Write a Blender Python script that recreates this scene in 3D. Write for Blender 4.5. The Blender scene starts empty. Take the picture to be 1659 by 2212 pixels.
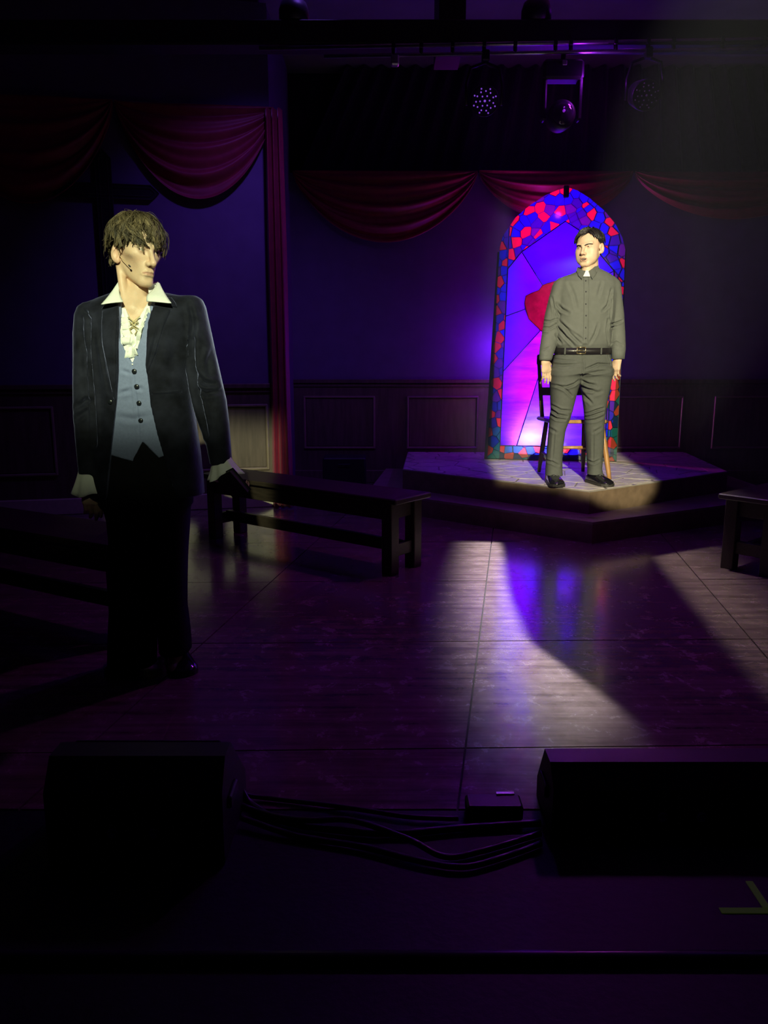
import bpy, math, random
import numpy as np
from mathutils import Vector, Matrix
from mathutils.bvhtree import BVHTree

S = bpy.context.scene
C = S.collection
rnd = random.Random(7)

# ------------------------------------------------------------------ camera
FPX, IW, IH, EYE = 1662.0, 1659, 2212, 1.21
PITCH = math.atan(323 / FPX)
cam_data = bpy.data.cameras.new('camera')
cam_data.sensor_fit = 'VERTICAL'
cam_data.sensor_height = 32.0
cam_data.lens = 32.0 * FPX / IH
cam_data.clip_start = 0.05
cam = bpy.data.objects.new('camera', cam_data)
cam.location = (0, 0, EYE)
cam.rotation_euler = (math.pi / 2 - PITCH, 0, 0)
C.objects.link(cam)
S.camera = cam


def ray(px, py):
    a, b = (px - IW / 2) / FPX, -(py - IH / 2) / FPX
    c, s = math.cos(PITCH), math.sin(PITCH)
    return Vector((a, c + b * s, -s + b * c))


def at_z(px, py, z):
    r = ray(px, py)
    return Vector((0, 0, EYE)) + r * ((z - EYE) / r.z)


def at_y(px, py, y):
    r = ray(px, py)
    return Vector((0, 0, EYE)) + r * (y / r.y)


# ------------------------------------------------------------------ world, exposure
w = bpy.data.worlds.new('dark_hall')
S.world = w
w.use_nodes = True
w.node_tree.nodes['Background'].inputs[0].default_value = (0.12, 0.05, 1.0, 1)
w.node_tree.nodes['Background'].inputs[1].default_value = 0.0012
S.view_settings.view_transform = 'Standard'
S.view_settings.look = 'None'
S.view_settings.gamma = 1.0
S.view_settings.use_curve_mapping = False
S.view_settings.exposure = 0.0
S.cycles.use_denoising = True
S.cycles.sample_clamp_indirect = 3.0
S.cycles.max_bounces = 6
S.cycles.volume_bounces = 0
S.cycles.caustics_reflective = False
S.cycles.caustics_refractive = False


# ------------------------------------------------------------------ lights
def aim(o, target):
    d = Vector(target) - o.location
    o.rotation_euler = d.to_track_quat('-Z', 'Y').to_euler()


def spot(name, loc, target, power, color, angle, blend, radius=0.04):
    l = bpy.data.lights.new(name, 'SPOT')
    l.energy, l.color = power, color
    l.spot_size, l.spot_blend, l.shadow_soft_size = math.radians(angle), blend, radius
    o = bpy.data.objects.new(name, l)
    o.location = loc
    aim(o, target)
    C.objects.link(o)
    return o


def point(name, loc, power, color, radius=0.05):
    l = bpy.data.lights.new(name, 'POINT')
    l.energy, l.color, l.shadow_soft_size = power, color, radius
    o = bpy.data.objects.new(name, l)
    o.location = loc
    C.objects.link(o)
    return o


def area(name, loc, target, power, color, sx, sy, spread=180):
    l = bpy.data.lights.new(name, 'AREA')
    l.shape = 'RECTANGLE'
    l.energy, l.color, l.size, l.size_y = power, color, sx, sy
    l.spread = math.radians(spread)
    o = bpy.data.objects.new(name, l)
    o.location = loc
    aim(o, target)
    C.objects.link(o)
    return o


def gobo(o, include, exclude=None, soft=0.02, soft_ex=0.012):
    """A metal pattern plate in the lantern: lets the light out only in the given convex outline(s).
    Outlines are lists of points in the room that the edges of the beam pass through."""
    inv = Matrix.LocRotScale(o.location, o.rotation_euler, None).inverted()
    l = o.data
    l.use_nodes = True
    nt = l.node_tree
    N, L = nt.nodes, nt.links
    em = [n for n in N if n.type == 'EMISSION'][0]
    tc = N.new('ShaderNodeTexCoord')
    sep = N.new('ShaderNodeSeparateXYZ')
    L.new(tc.outputs['Normal'], sep.inputs[0])

    def math_node(op, a, b=None):
        n = N.new('ShaderNodeMath')
        n.operation = op
        for i, v in enumerate((a, b)):
            if v is None:
                continue
            if isinstance(v, (int, float)):
                n.inputs[i].default_value = v
            else:
                L.new(v, n.inputs[i])
        return n.outputs[0]
    u = math_node('MULTIPLY', math_node('DIVIDE', sep.outputs[0], sep.outputs[2]), -1.0)
    v = math_node('MULTIPLY', math_node('DIVIDE', sep.outputs[1], sep.outputs[2]), -1.0)

    def inside(points, softness):
        q = []
        for p in points:
            t = inv @ Vector(p)
            q.append((t.x / -t.z, t.y / -t.z))
        cx = sum(a for a, b in q) / len(q)
        cy = sum(b for a, b in q) / len(q)
        out = None
        for i in range(len(q)):
            (ax, ay), (bx, by) = q[i], q[(i + 1) % len(q)]
            nx, ny = by - ay, ax - bx
            ln = math.hypot(nx, ny)
            nx, ny = nx / ln, ny / ln
            if nx * (cx - ax) + ny * (cy - ay) < 0:
                nx, ny = -nx, -ny
            d = math_node('ADD', math_node('MULTIPLY', u, nx), math_node('MULTIPLY', v, ny))
            mr = N.new('ShaderNodeMapRange')
            mr.interpolation_type = 'SMOOTHSTEP'
            c0 = nx * ax + ny * ay
            s_ = softness[i] if isinstance(softness, (list, tuple)) else softness
            mr.inputs['From Min'].default_value = c0 - s_
            mr.inputs['From Max'].default_value = c0 + s_
            L.new(d, mr.inputs['Value'])
            out = mr.outputs[0] if out is None else math_node('MULTIPLY', out, mr.outputs[0])
        return out
    res = None
    for poly in include:
        r = inside(poly, soft)
        res = r if res is None else math_node('MAXIMUM', res, r)
    for poly in exclude or []:
        res = math_node('MULTIPLY', res, math_node('SUBTRACT', 1.0, inside(poly, soft_ex)))
    L.new(res, em.inputs['Strength'])


WARM = (0.90, 1.0, 0.62)
VIOLET = (0.22, 0.015, 1.0)
MAGENTA = (0.75, 0.03, 0.95)
BLUE = (0.10, 0.02, 1.0)
# front-of-house spots (behind and above the audience), shuttered to the two actors
key_left = spot('spot_on_left_actor', (0.0, -2.5, 3.6), (-0.88, 2.9, 1.45), 2050, WARM, 16.0, 0.05, 0.04)
gobo(key_left, [[at_y(*p, 2.9) for p in ((40, 395), (516, 395), (516, 912), (40, 912))]], None, [0.018, 0.006, 0.026, 0.015])
key_right = spot('spot_on_right_actor', (0.6, -2.5, 3.6), (1.42, 5.65, 1.20), 5200, (1.0, 0.93, 0.60), 17.0, 0.05, 0.04)
gobo(key_right, [[(0.90, 5.65, 0.75), (0.95, 5.65, 1.6), (1.08, 5.65, 2.28), (1.75, 5.65, 2.30), (1.95, 5.65, 1.4),
                  at_z(1420, 1042, 0.32), at_z(1274, 1059, 0.32), at_z(1060, 1036, 0.32)],
                 [at_z(*p, 0.32) for p in ((1215, 1040), (1215, 1054))] + [at_y(1285, 1083, 5.42), at_y(1340, 1094, 5.50), at_y(1388, 1089, 5.58), at_y(1412, 1066, 5.62), at_z(1420, 1042, 0.32), at_z(1380, 1025, 0.32)]], None, 0.0045)
key_spill = spot('spill_under_left_spot', (0.0, -2.5, 3.6), (-0.88, 2.9, 1.0), 130, WARM, 16.0, 0.05, 0.04)
gobo(key_spill, [[at_y(*p, 2.9) for p in ((60, 880), (560, 880), (560, 1085), (60, 1085))]], None, [0.02, 0.006, 0.012, 0.015])
# added spots, shaped to imitate the actor's spotlight bouncing off the glossy panel
patch = spot('added_bounce_spot', (0.62, 4.80, 2.64), (0.9, 3.7, 0), 1650, (0.92, 0.93, 1.0), 95, 0.1, 0.02)
gobo(patch,
     [[at_z(*p, 0) for p in ((1006, 1170), (1082, 1172), (1330, 1500), (1335, 1560), (1200, 1600), (1060, 1520), (990, 1390), (988, 1240))]],
     [[at_z(*p, 0) for p in ((1082, 1165), (1097, 1290), (1140, 1390), (1205, 1440), (1310, 1515), (1480, 1640), (1800, 1500), (1800, 1160))]],
     [0.02, 0.02, 0.05, 0.10, 0.12, 0.12, 0.10, 0.06], 0.014)
strip = spot('added_bounce_spot_edge', (1.62, 4.75, 2.60), (2.0, 3.6, 0), 300, (1.0, 0.92, 0.86), 95, 0.1, 0.02)  # added too, imitates the bounced light on the right-hand boards
gobo(strip, [[at_z(*p, 0) for p in ((1410, 1203), (1512, 1186), (1670, 1300), (1740, 1600), (1655, 1500))]], None,
     [0.012, 0.12, 0.16, 0.10, 0.018])
# violet colour washes from the rig
wash_a = spot('violet_par_wash', (0.6, 4.70, 2.70), (0.9, 3.9, 0.0), 24, VIOLET, 120, 0.9, 0.07)
wash_b = spot('magenta_par_wash', (1.4, 4.8, 2.9), (0.4, 3.3, 0.0), 50, (0.62, 0.07, 0.85), 112, 0.9, 0.07)
wall_wash = area('violet_wall_wash', (1.5, 5.6, 3.75), (1.4, 7.8, 1.4), 0.35, (0.16, 0.02, 1.0), 1.2, 0.3)
side_blue = spot('blue_side_wash', (-0.35, 5.0, 3.8), (-1.02, 6.47, 1.35), 75, (0.24, 0.10, 1.0), 78, 1.0, 0.08)
rig_spill = point('rig_spill', (1.22, 4.92, 2.85), 2.0, (0.42, 0.02, 1.0), 0.03)  # added point under the tubes, stands in for lamp spill and bounce
ceiling_spill = point('ceiling_spill', (1.7, 5.5, 3.55), 1.3, (0.30, 0.01, 1.0), 0.05)  # added point above the beam, only to tint the ceiling
house_blue = area('blue_house_wash', (2.6, 3.0, 3.7), (0.5, 1.2, 0.0), 1.2, (0.15, 0.04, 1.0), 0.6, 0.6)
# lamps standing behind the stained-glass panel
for z, pw in ((0.80, 92), (1.30, 80), (1.85, 66), (2.40, 70)):
    spot('window_back_lamp', (1.56, 7.66, z), (1.56, 6.9, z), pw, (1.0, 0.03, 0.80), 105, 0.6, 0.08)
spot('window_floor_lamp', (1.385, 7.255, 0.53), (1.385, 6.9, 0.53), 30, (1.0, 0.95, 0.95), 150, 0.5, 0.03)
point('added_top_spill', (1.5, 7.62, 2.62), 1.4, (0.6, 0.02, 1.0), 0.05)  # added point, stands in for backlight spilling onto the swag
point('added_side_spill', (1.12, 7.58, 1.35), 11.0, (0.20, 0.005, 1.0), 0.05)  # added point, stands in for backlight spilling onto the wall


# ------------------------------------------------------------------ materials
def nodes_of(m):
    m.use_nodes = True
    return m.node_tree.nodes, m.node_tree.links, m.node_tree.nodes['Principled BSDF']


def mat(name, color, rough=0.6, metal=0.0, spec=0.5, var=0.0, scale=20.0, bump=0.0, bump_scale=60.0,
        stretch=(1, 1, 1), sheen=0.0, sheen_tint=(1, 1, 1), coat=0.0, rough_var=0.0, emit=None, attr=None, sub=0.0):
    m = bpy.data.materials.new(name)
    N, L, b = nodes_of(m)
    b.inputs['Base Color'].default_value = (*color, 1)
    b.inputs['Roughness'].default_value = rough
    b.inputs['Metallic'].default_value = metal
    b.inputs['Specular IOR Level'].default_value = spec
    b.inputs['Coat Weight'].default_value = coat
    if sheen:
        b.inputs['Sheen Weight'].default_value = sheen
        b.inputs['Sheen Roughness'].default_value = 0.35
        b.inputs['Sheen Tint'].default_value = (*sheen_tint, 1)
    if emit:
        b.inputs['Emission Color'].default_value = (*emit[0], 1)
        b.inputs['Emission Strength'].default_value = emit[1]
    if sub:
        b.inputs['Subsurface Weight'].default_value = sub
        b.inputs['Subsurface Radius'].default_value = (0.012, 0.005, 0.003)
        b.inputs['Subsurface Scale'].default_value = 0.6
    tc = N.new('ShaderNodeTexCoord')
    mp = N.new('ShaderNodeMapping')
    mp.inputs['Scale'].default_value = stretch
    L.new(tc.outputs['Object'], mp.inputs[0])
    col = None
    if attr:
        at = N.new('ShaderNodeAttribute')
        at.attribute_name = attr
        col = at.outputs['Color']
    if var or rough_var:
        nz = N.new('ShaderNodeTexNoise')
        nz.inputs['Scale'].default_value = scale
        nz.inputs['Detail'].default_value = 6
        L.new(mp.outputs[0], nz.inputs['Vector'])
        if var:
            mr = N.new('ShaderNodeMapRange')
            mr.inputs['From Min'].default_value = 0.3
            mr.inputs['From Max'].default_value = 0.7
            mr.inputs['To Min'].default_value = 1 - var
            mr.inputs['To Max'].default_value = 1 + var
            L.new(nz.outputs[0], mr.inputs['Value'])
            mx = N.new('ShaderNodeMix')
            mx.data_type = 'RGBA'
            mx.blend_type = 'MULTIPLY'
            mx.inputs[0].default_value = 1
            mx.inputs[6].default_value = (*color, 1)
            if col is not None:
                L.new(col, mx.inputs[6])
            L.new(mr.outputs[0], mx.inputs[7])
            col = mx.outputs[2]
        if rough_var:
            m2 = N.new('ShaderNodeMapRange')
            m2.inputs['From Min'].default_value = 0.3
            m2.inputs['From Max'].default_value = 0.7
            m2.inputs['To Min'].default_value = max(0.02, rough - rough_var)
            m2.inputs['To Max'].default_value = rough + rough_var
            L.new(nz.outputs[0], m2.inputs['Value'])
            L.new(m2.outputs[0], b.inputs['Roughness'])
    if col is not None:
        L.new(col, b.inputs['Base Color'])
    if bump:
        n2 = N.new('ShaderNodeTexNoise')
        n2.inputs['Scale'].default_value = bump_scale
        n2.inputs['Detail'].default_value = 4
        L.new(mp.outputs[0], n2.inputs['Vector'])
        bp = N.new('ShaderNodeBump')
        bp.inputs['Strength'].default_value = bump
        bp.inputs['Distance'].default_value = 0.01
        L.new(n2.outputs[0], bp.inputs['Height'])
        L.new(bp.outputs[0], b.inputs['Normal'])
    return m


def glass_paint(name, color, trans=0.8, var=0.0, scale=(3, 3, 3), streak=0.0, gloss=0.06, opaque=0.5, dif=None):
    """Painted acrylic: colours the light that comes through and also the light that falls on it."""
    m = bpy.data.materials.new(name)
    m.use_nodes = True
    N, L = m.node_tree.nodes, m.node_tree.links
    N.clear()
    out = N.new('ShaderNodeOutputMaterial')
    tr = N.new('ShaderNodeBsdfTranslucent')
    df = N.new('ShaderNodeBsdfDiffuse')
    gl = N.new('ShaderNodeBsdfGlossy')
    gl.inputs['Roughness'].default_value = gloss
    gl.inputs['Color'].default_value = (1, 1, 1, 1)
    m1, m2 = N.new('ShaderNodeMixShader'), N.new('ShaderNodeMixShader')
    fr = N.new('ShaderNodeFresnel')
    fr.inputs['IOR'].default_value = 1.45
    src = None
    if var:
        tc = N.new('ShaderNodeTexCoord')
        mp = N.new('ShaderNodeMapping')
        mp.inputs['Scale'].default_value = scale
        nz = N.new('ShaderNodeTexNoise')
        nz.inputs['Scale'].default_value = 1.0
        nz.inputs['Detail'].default_value = 7
        nz.inputs['Roughness'].default_value = 0.65
        mr = N.new('ShaderNodeMapRange')
        mr.inputs['From Min'].default_value = 0.3
        mr.inputs['From Max'].default_value = 0.7
        mr.inputs['To Min'].default_value = 1 - var
        mr.inputs['To Max'].default_value = 1 + var
        mx = N.new('ShaderNodeMix')
        mx.data_type = 'RGBA'
        mx.blend_type = 'MULTIPLY'
        mx.inputs[0].default_value = 1
        mx.inputs[6].default_value = (*color, 1)
        L.new(tc.outputs['Object'], mp.inputs[0])
        L.new(mp.outputs[0], nz.inputs['Vector'])
        L.new(nz.outputs[0], mr.inputs['Value'])
        L.new(mr.outputs[0], mx.inputs[7])
        src = mx.outputs[2]
    for n, k in ((tr, trans), (df, opaque)):
        if n is df and dif is not None:
            n.inputs['Color'].default_value = (*dif, 1)
        elif src is not None:
            mm = N.new('ShaderNodeMix')
            mm.data_type = 'RGBA'
            mm.blend_type = 'MULTIPLY'
            mm.inputs[0].default_value = 1
            mm.inputs[7].default_value = (k, k, k, 1)
            L.new(src, mm.inputs[6])
            L.new(mm.outputs[2], n.inputs['Color'])
        else:
            n.inputs['Color'].default_value = (*[min(1, c * k) for c in color], 1)
    ad = N.new('ShaderNodeMixShader')
    ad.inputs[0].default_value = 0.35
    L.new(tr.outputs[0], ad.inputs[1])
    L.new(df.outputs[0], ad.inputs[2])
    L.new(fr.outputs[0], m2.inputs[0])
    L.new(ad.outputs[0], m2.inputs[1])
    L.new(gl.outputs[0], m2.inputs[2])
    L.new(m2.outputs[0], out.inputs[0])
    return m


def floor_material():
    m = bpy.data.materials.new('varnished_floor_sheet')
    N, L, b = nodes_of(m)
    tc = N.new('ShaderNodeTexCoord')
    mp = N.new('ShaderNodeMapping')
    mp.inputs['Scale'].default_value = (1.2, 16, 1)
    L.new(tc.outputs['Object'], mp.inputs[0])
    nz = N.new('ShaderNodeTexNoise')
    nz.inputs['Scale'].default_value = 1.6
    nz.inputs['Detail'].default_value = 8
    nz.inputs['Roughness'].default_value = 0.62
    L.new(mp.outputs[0], nz.inputs['Vector'])
    cr = N.new('ShaderNodeValToRGB')
    cr.color_ramp.elements[0].position = 0.3
    cr.color_ramp.elements[0].color = (0.085, 0.055, 0.048, 1)
    cr.color_ramp.elements[1].position = 0.72
    cr.color_ramp.elements[1].color = (0.24, 0.17, 0.155, 1)
    L.new(nz.outputs[0], cr.inputs[0])
    # scuffs: short dark scratches and pale worn patches
    n2 = N.new('ShaderNodeTexNoise')
    n2.inputs['Scale'].default_value = 9.0
    n2.inputs['Detail'].default_value = 10
    n2.inputs['Roughness'].default_value = 0.75
    n2.inputs['Distortion'].default_value = 0.3
    L.new(tc.outputs['Object'], n2.inputs['Vector'])
    mr = N.new('ShaderNodeMapRange')
    mr.inputs['From Min'].default_value = 0.40
    mr.inputs['From Max'].default_value = 0.62
    mr.inputs['To Min'].default_value = 0.80
    mr.inputs['To Max'].default_value = 1.10
    L.new(n2.outputs[0], mr.inputs['Value'])
    mx = N.new('ShaderNodeMix')
    mx.data_type = 'RGBA'
    mx.blend_type = 'MULTIPLY'
    mx.inputs[0].default_value = 1
    L.new(cr.outputs[0], mx.inputs[6])
    L.new(mr.outputs[0], mx.inputs[7])
    L.new(mx.outputs[2], b.inputs['Base Color'])
    m3 = N.new('ShaderNodeMapRange')
    m3.inputs['From Min'].default_value = 0.35
    m3.inputs['From Max'].default_value = 0.65
    m3.inputs['To Min'].default_value = 0.18
    m3.inputs['To Max'].default_value = 0.30
    L.new(n2.outputs[0], m3.inputs['Value'])
    L.new(m3.outputs[0], b.inputs['Roughness'])
    b.inputs['Specular IOR Level'].default_value = 0.5
    b.inputs['Coat Weight'].default_value = 0.6
    b.inputs['Coat Roughness'].default_value = 0.13
    bp = N.new('ShaderNodeBump')
    bp.inputs['Strength'].default_value = 0.06
    bp.inputs['Distance'].default_value = 0.003
    L.new(n2.outputs[0], bp.inputs['Height'])
    L.new(bp.outputs[0], b.inputs['Normal'])
    return m


M = dict(
    floor=floor_material(),
    gap=mat('floor_joint', (0.02, 0.012, 0.01), 0.8),
    blackfloor=mat('black_painted_floor', (0.006, 0.007, 0.013), 0.55, spec=0.25, var=0.3, scale=30, bump=0.15),
    wallpaint=mat('blue_wall_paint', (0.15, 0.10, 0.21), 0.75, var=0.08, scale=6, bump=0.05, bump_scale=120),
    wains=mat('brown_wainscot', (0.125, 0.085, 0.060), 0.42, var=0.25, scale=8, stretch=(4, 4, 0.5), bump=0.08),
    moulding=mat('pale_moulding', (0.27, 0.20, 0.13), 0.4, var=0.15, scale=10),
    basebrd=mat('cream_baseboard', (0.52, 0.44, 0.30), 0.5, var=0.1),
    ceiling=mat('ceiling_plaster', (0.30, 0.27, 0.33), 0.9, var=0.1, scale=3),
    blackcloth=mat('black_velour', (0.022, 0.020, 0.040), 0.95, var=0.2, sheen=0.3),
    redcloth=mat('red_satin', (0.30, 0.020, 0.045), 0.5, var=0.15, scale=15, sheen=0.4, sheen_tint=(1, .5, .6)),
    riser=mat('platform_riser', (0.17, 0.115, 0.075), 0.6, var=0.2, scale=14, bump=0.05),
    stone=mat('painted_flagstone', (0.50, 0.45, 0.40), 0.50, var=0.22, scale=14, bump=0.12, bump_scale=25),
    grout=mat('dark_joint', (0.25, 0.22, 0.20), 0.85),
    tread=mat('platform_tread', (0.22, 0.17, 0.14), 0.45, var=0.2, scale=10),
    benchwood=mat('dark_bench_wood', (0.036, 0.026, 0.018), 0.45, var=0.3, scale=10, stretch=(1, 8, 8), bump=0.06),
    chairlit=mat('lit_chair_wood', (0.40, 0.20, 0.075), 0.38, var=0.2, scale=10, stretch=(6, 6, 1)),  # same chair, amber spotlight painted into the front parts
    chairshade=mat('shaded_chair_wood', (0.085, 0.045, 0.030), 0.4, var=0.25, scale=10, stretch=(6, 6, 1)),  # same chair, shade painted into the rear parts and seat
    black=mat('black_plastic', (0.016, 0.016, 0.018), 0.45, var=0.1),
    blackmetal=mat('black_metal', (0.035, 0.033, 0.038), 0.35, 0.6),
    alu=mat('dull_aluminium', (0.55, 0.55, 0.58), 0.35, 0.9, var=0.15),
    grille=mat('speaker_grille', (0.020, 0.020, 0.022), 0.5, 0.3, bump=0.6, bump_scale=400),
    cable=mat('black_rubber', (0.02, 0.02, 0.022), 0.35),
    lens=mat('lamp_lens', (0.04, 0.03, 0.06), 0.06, spec=0.8, coat=0.5),
    led_on=mat('glowing_led', (0.2, 0.05, 0.4), 0.2, emit=((0.35, 0.10, 1.0), 0.55)),
    led_core=mat('glowing_lamp_core', (0.2, 0.05, 0.4), 0.2, emit=((0.40, 0.03, 1.0), 0.45)),
    led_off=mat('unlit_led', (0.75, 0.72, 0.75), 0.12, spec=1.0),
    tape=mat('luminous_tape', (0.05, 0.10, 0.02), 0.7, spec=0.2, emit=((0.40, 0.62, 0.08), 0.016)),
    cross=mat('dark_iron_cross', (0.010, 0.010, 0.012), 0.5, 0.2),
    crossline=mat('bronze_edge', (0.060, 0.050, 0.040), 0.45, 0.4),
    hinge=mat('black_clamp', (0.012, 0.012, 0.014), 0.4, 0.4),
    lead=mat('dark_lead_line', (0.02, 0.012, 0.08), 0.45),
    skin_a=mat('skin_left_actor', (0.62, 0.43, 0.29), 0.48, var=0.06, scale=35, bump=0.10, bump_scale=260, attr='tint', sub=0.12),
    skin_b=mat('skin_right_actor', (0.72, 0.50, 0.36), 0.48, var=0.05, scale=35, bump=0.08, bump_scale=220, attr='tint', sub=0.12),
    eye=mat('eye', (0.7, 0.68, 0.64), 0.08, coat=0.6, attr='tint'),
    hair_a=mat('tousled_brown_hair', (0.12, 0.085, 0.045), 0.5, spec=0.4, attr='tint'),
    hair_b=mat('short_black_hair', (0.016, 0.012, 0.011), 0.35, spec=0.6, attr='tint'),
    velvet=mat('navy_velvet', (0.010, 0.0108, 0.0185), 0.8, spec=0.12, var=0.6, scale=16, sheen=0.55, sheen_tint=(0.52, 0.55, 0.95), bump=0.14, bump_scale=45),
    vest=mat('blue_grey_wool', (0.18, 0.215, 0.36), 0.8, var=0.07, scale=120, bump=0.14, bump_scale=420),
    whitecloth=mat('ivory_cotton', (0.78, 0.79, 0.74), 0.8, var=0.03, bump=0.12, bump_scale=60),
    lace=mat('tan_cord', (0.55, 0.45, 0.24), 0.7),
    darkbutton=mat('dark_horn_button', (0.012, 0.014, 0.018), 0.25),
    blacktrouser=mat('black_wool', (0.008, 0.008, 0.010), 0.85, spec=0.12, var=0.15, bump=0.1, bump_scale=200),
    shirt_b=mat('charcoal_shirt_cotton', (0.115, 0.122, 0.115), 0.72, spec=0.25, var=0.06, scale=30, bump=0.10, bump_scale=28, sheen=0.08),
    trouser_b=mat('charcoal_twill', (0.083, 0.089, 0.083), 0.78, spec=0.25, var=0.06, scale=40, bump=0.10, bump_scale=26),
    collar=mat('white_collar_tab', (0.85, 0.85, 0.83), 0.4),
    belt=mat('black_leather_belt', (0.014, 0.012, 0.013), 0.32, bump=0.1, bump_scale=150),
    brass=mat('pale_brass_buckle', (0.75, 0.62, 0.34), 0.25, 0.9),
    shoe=mat('black_patent_leather', (0.010, 0.010, 0.012), 0.12, spec=0.7, coat=0.6),
    sole=mat('black_rubber_sole', (0.03, 0.027, 0.025), 0.6),
    shoelace=mat('grey_shoelace', (0.10, 0.10, 0.10), 0.7),
    smallbtn=mat('dark_shirt_button', (0.04, 0.04, 0.045), 0.15, spec=1.0),
    mic=mat('tan_mic_wire', (0.52, 0.36, 0.20), 0.5),
    book=mat('black_leather_cover', (0.010, 0.010, 0.012), 0.4, bump=0.1),
    pages=mat('black_page_edges', (0.03, 0.028, 0.03), 0.6),
)


# ------------------------------------------------------------------ mesh helpers
class MB:
    def __init__(s):
        s.v, s.f = [], []

    def add(s, vs, fs):
        n = len(s.v)
        s.v += [tuple(p) for p in vs]
        s.f += [tuple(i + n for i in f) for f in fs]
        return s

    def box(s, c, size, rz=0.0, rx=0.0, ry=0.0, bev=0.0):
        hx, hy, hz = size[0] / 2, size[1] / 2, size[2] / 2
        R = Matrix.Rotation(rz, 3, 'Z') @ Matrix.Rotation(ry, 3, 'Y') @ Matrix.Rotation(rx, 3, 'X')
        c = Vector(c)
        if bev <= 0:
            vs = [c + R @ Vector((x * hx, y * hy, z * hz)) for z in (-1, 1) for y in (-1, 1) for x in (-1, 1)]
            return s.add(vs, [(0, 2, 3, 1), (4, 5, 7, 6), (0, 1, 5, 4), (2, 6, 7, 3), (0, 4, 6, 2), (1, 3, 7, 5)])
        b = min(bev, hx * .9, hy * .9, hz * .9)
        rings = []
        for z, i in ((-hz, b), (-hz + b, 0), (hz - b, 0), (hz, b)):
            X, Y = hx - i, hy - i
            k = b if i == 0 else 0.0
            ring = [(-X + k, -Y), (X - k, -Y), (X, -Y + k), (X, Y - k), (X - k, Y), (-X + k, Y), (-X, Y - k), (-X, -Y + k)]
            if i:
                e = b * .4
                ring = [(-X + e, -Y), (X - e, -Y), (X, -Y + e), (X, Y - e), (X - e, Y), (-X + e, Y), (-X, Y - e), (-X, -Y + e)]
            rings.append([c + R @ Vector((x, y, z)) for x, y in ring])
        return s.loft(rings, True, True)

    def loft(s, rings, cap0=False, cap1=False, closed=True):
        n = len(rings[0])
        vs = [p for r in rings for p in r]
        fs = []
        for i in range(len(rings) - 1):
            for j in range(n if closed else n - 1):
                k = (j + 1) % n
                fs.append((i * n + j, i * n + k, (i + 1) * n + k, (i + 1) * n + j))
        if cap0:
            fs.append(tuple(reversed(range(n))))
        if cap1:
            fs.append(tuple(range((len(rings) - 1) * n, len(rings) * n)))
        return s.add(vs, fs)

    def tube(s, pts, rad, n=8, caps=True, flat=1.0):
        pts = [Vector(p) for p in pts]
        if not isinstance(rad, (list, tuple)):
            rad = [rad] * len(pts)
        rings, up = [], Vector((0, 0, 1))
        for i, p in enumerate(pts):
            d = (pts[min(i + 1, len(pts) - 1)] - pts[max(i - 1, 0)])
            if d.length < 1e-9:
                d = Vector((0, 0, 1))
            d.normalize()
            if abs(d.dot(up)) > 0.95:
                up = Vector((1, 0, 0)) if abs(d.x) < 0.9 else Vector((0, 1, 0))
            a = d.cross(up).normalized()
            b = a.cross(d).normalized()
            up = b
            rings.append([p + (a * math.cos(t) + b * math.sin(t) * flat) * rad[i] for t in (2 * math.pi * k / n for k in range(n))])
        return s.loft(rings, caps, caps)

    def lathe(s, prof, c=(0, 0, 0), n=20, axis='Z', R=None):
        rings = []
        for r, h in prof:
            ring = []
            for k in range(n):
                t = 2 * math.pi * k / n
                p = Vector((r * math.cos(t), r * math.sin(t), h))
                if axis == 'Y':
                    p = Vector((p.x, h, p.y))
                elif axis == 'X':
                    p = Vector((h, p.x, p.y))
                if R is not None:
                    p = R @ p
                ring.append(Vector(c) + p)
            rings.append(ring)
        return s.loft(rings, True, True)

    def prism(s, poly, y0, y1):
        """poly in (x, z), extruded along y"""
        a = [Vector((x, y0, z)) for x, z in poly]
        b = [Vector((x, y1, z)) for x, z in poly]
        return s.loft([a, b], True, True)

    def slab(s, poly, z0, z1):
        """poly in (x, y), extruded along z"""
        return s.loft([[Vector((x, y, z0)) for x, y in poly], [Vector((x, y, z1)) for x, y in poly]], True, True)

    def build(s, name, m, parent=None, smooth=False, off=None):
        return mk(name, s.v, s.f, m, parent, smooth, off)


def mk(name, vs, fs, m, parent=None, smooth=False, off=None):
    me = bpy.data.meshes.new(name)
    if off is not None:
        o3 = Vector(off)
        vs = [tuple(Vector(p) - o3) for p in vs]
    me.from_pydata([tuple(map(float, p)) for p in vs], [], [tuple(map(int, f)) for f in fs])
    return mk_me(name, me, m, parent, smooth)


def mk_me(name, me, m, parent=None, smooth=False, fix=True):
    import bmesh
    if fix:
        b = bmesh.new()
        b.from_mesh(me)
        bmesh.ops.recalc_face_normals(b, faces=b.faces)
        b.to_mesh(me)
        b.free()
    me.materials.append(m)
    if smooth:
        me.polygons.foreach_set('use_smooth', [True] * len(me.polygons))
    me.update()
    o = bpy.data.objects.new(name, me)
    C.objects.link(o)
    if parent is not None:
        o.parent = parent
    return o


def smooth_by_angle(o, deg=35):
    o.data.polygons.foreach_set('use_smooth', [True] * len(o.data.polygons))
    o.data.set_sharp_from_angle(angle=math.radians(deg))


def thing(name, label, cat, loc=(0, 0, 0), rz=0.0, group=None):
    o = bpy.data.objects.new(name, None)
    C.objects.link(o)
    o.location = loc
    o.rotation_euler = (0, 0, rz)
    o.empty_display_size = 0.1
    return tag(o, label, cat, group)


def tag(o, label, cat, group=None):
    o['label'], o['category'] = label, cat
    if group:
        o['group'] = group
    return o


def struct(o):
    o['kind'] = 'structure'
    return o


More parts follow.
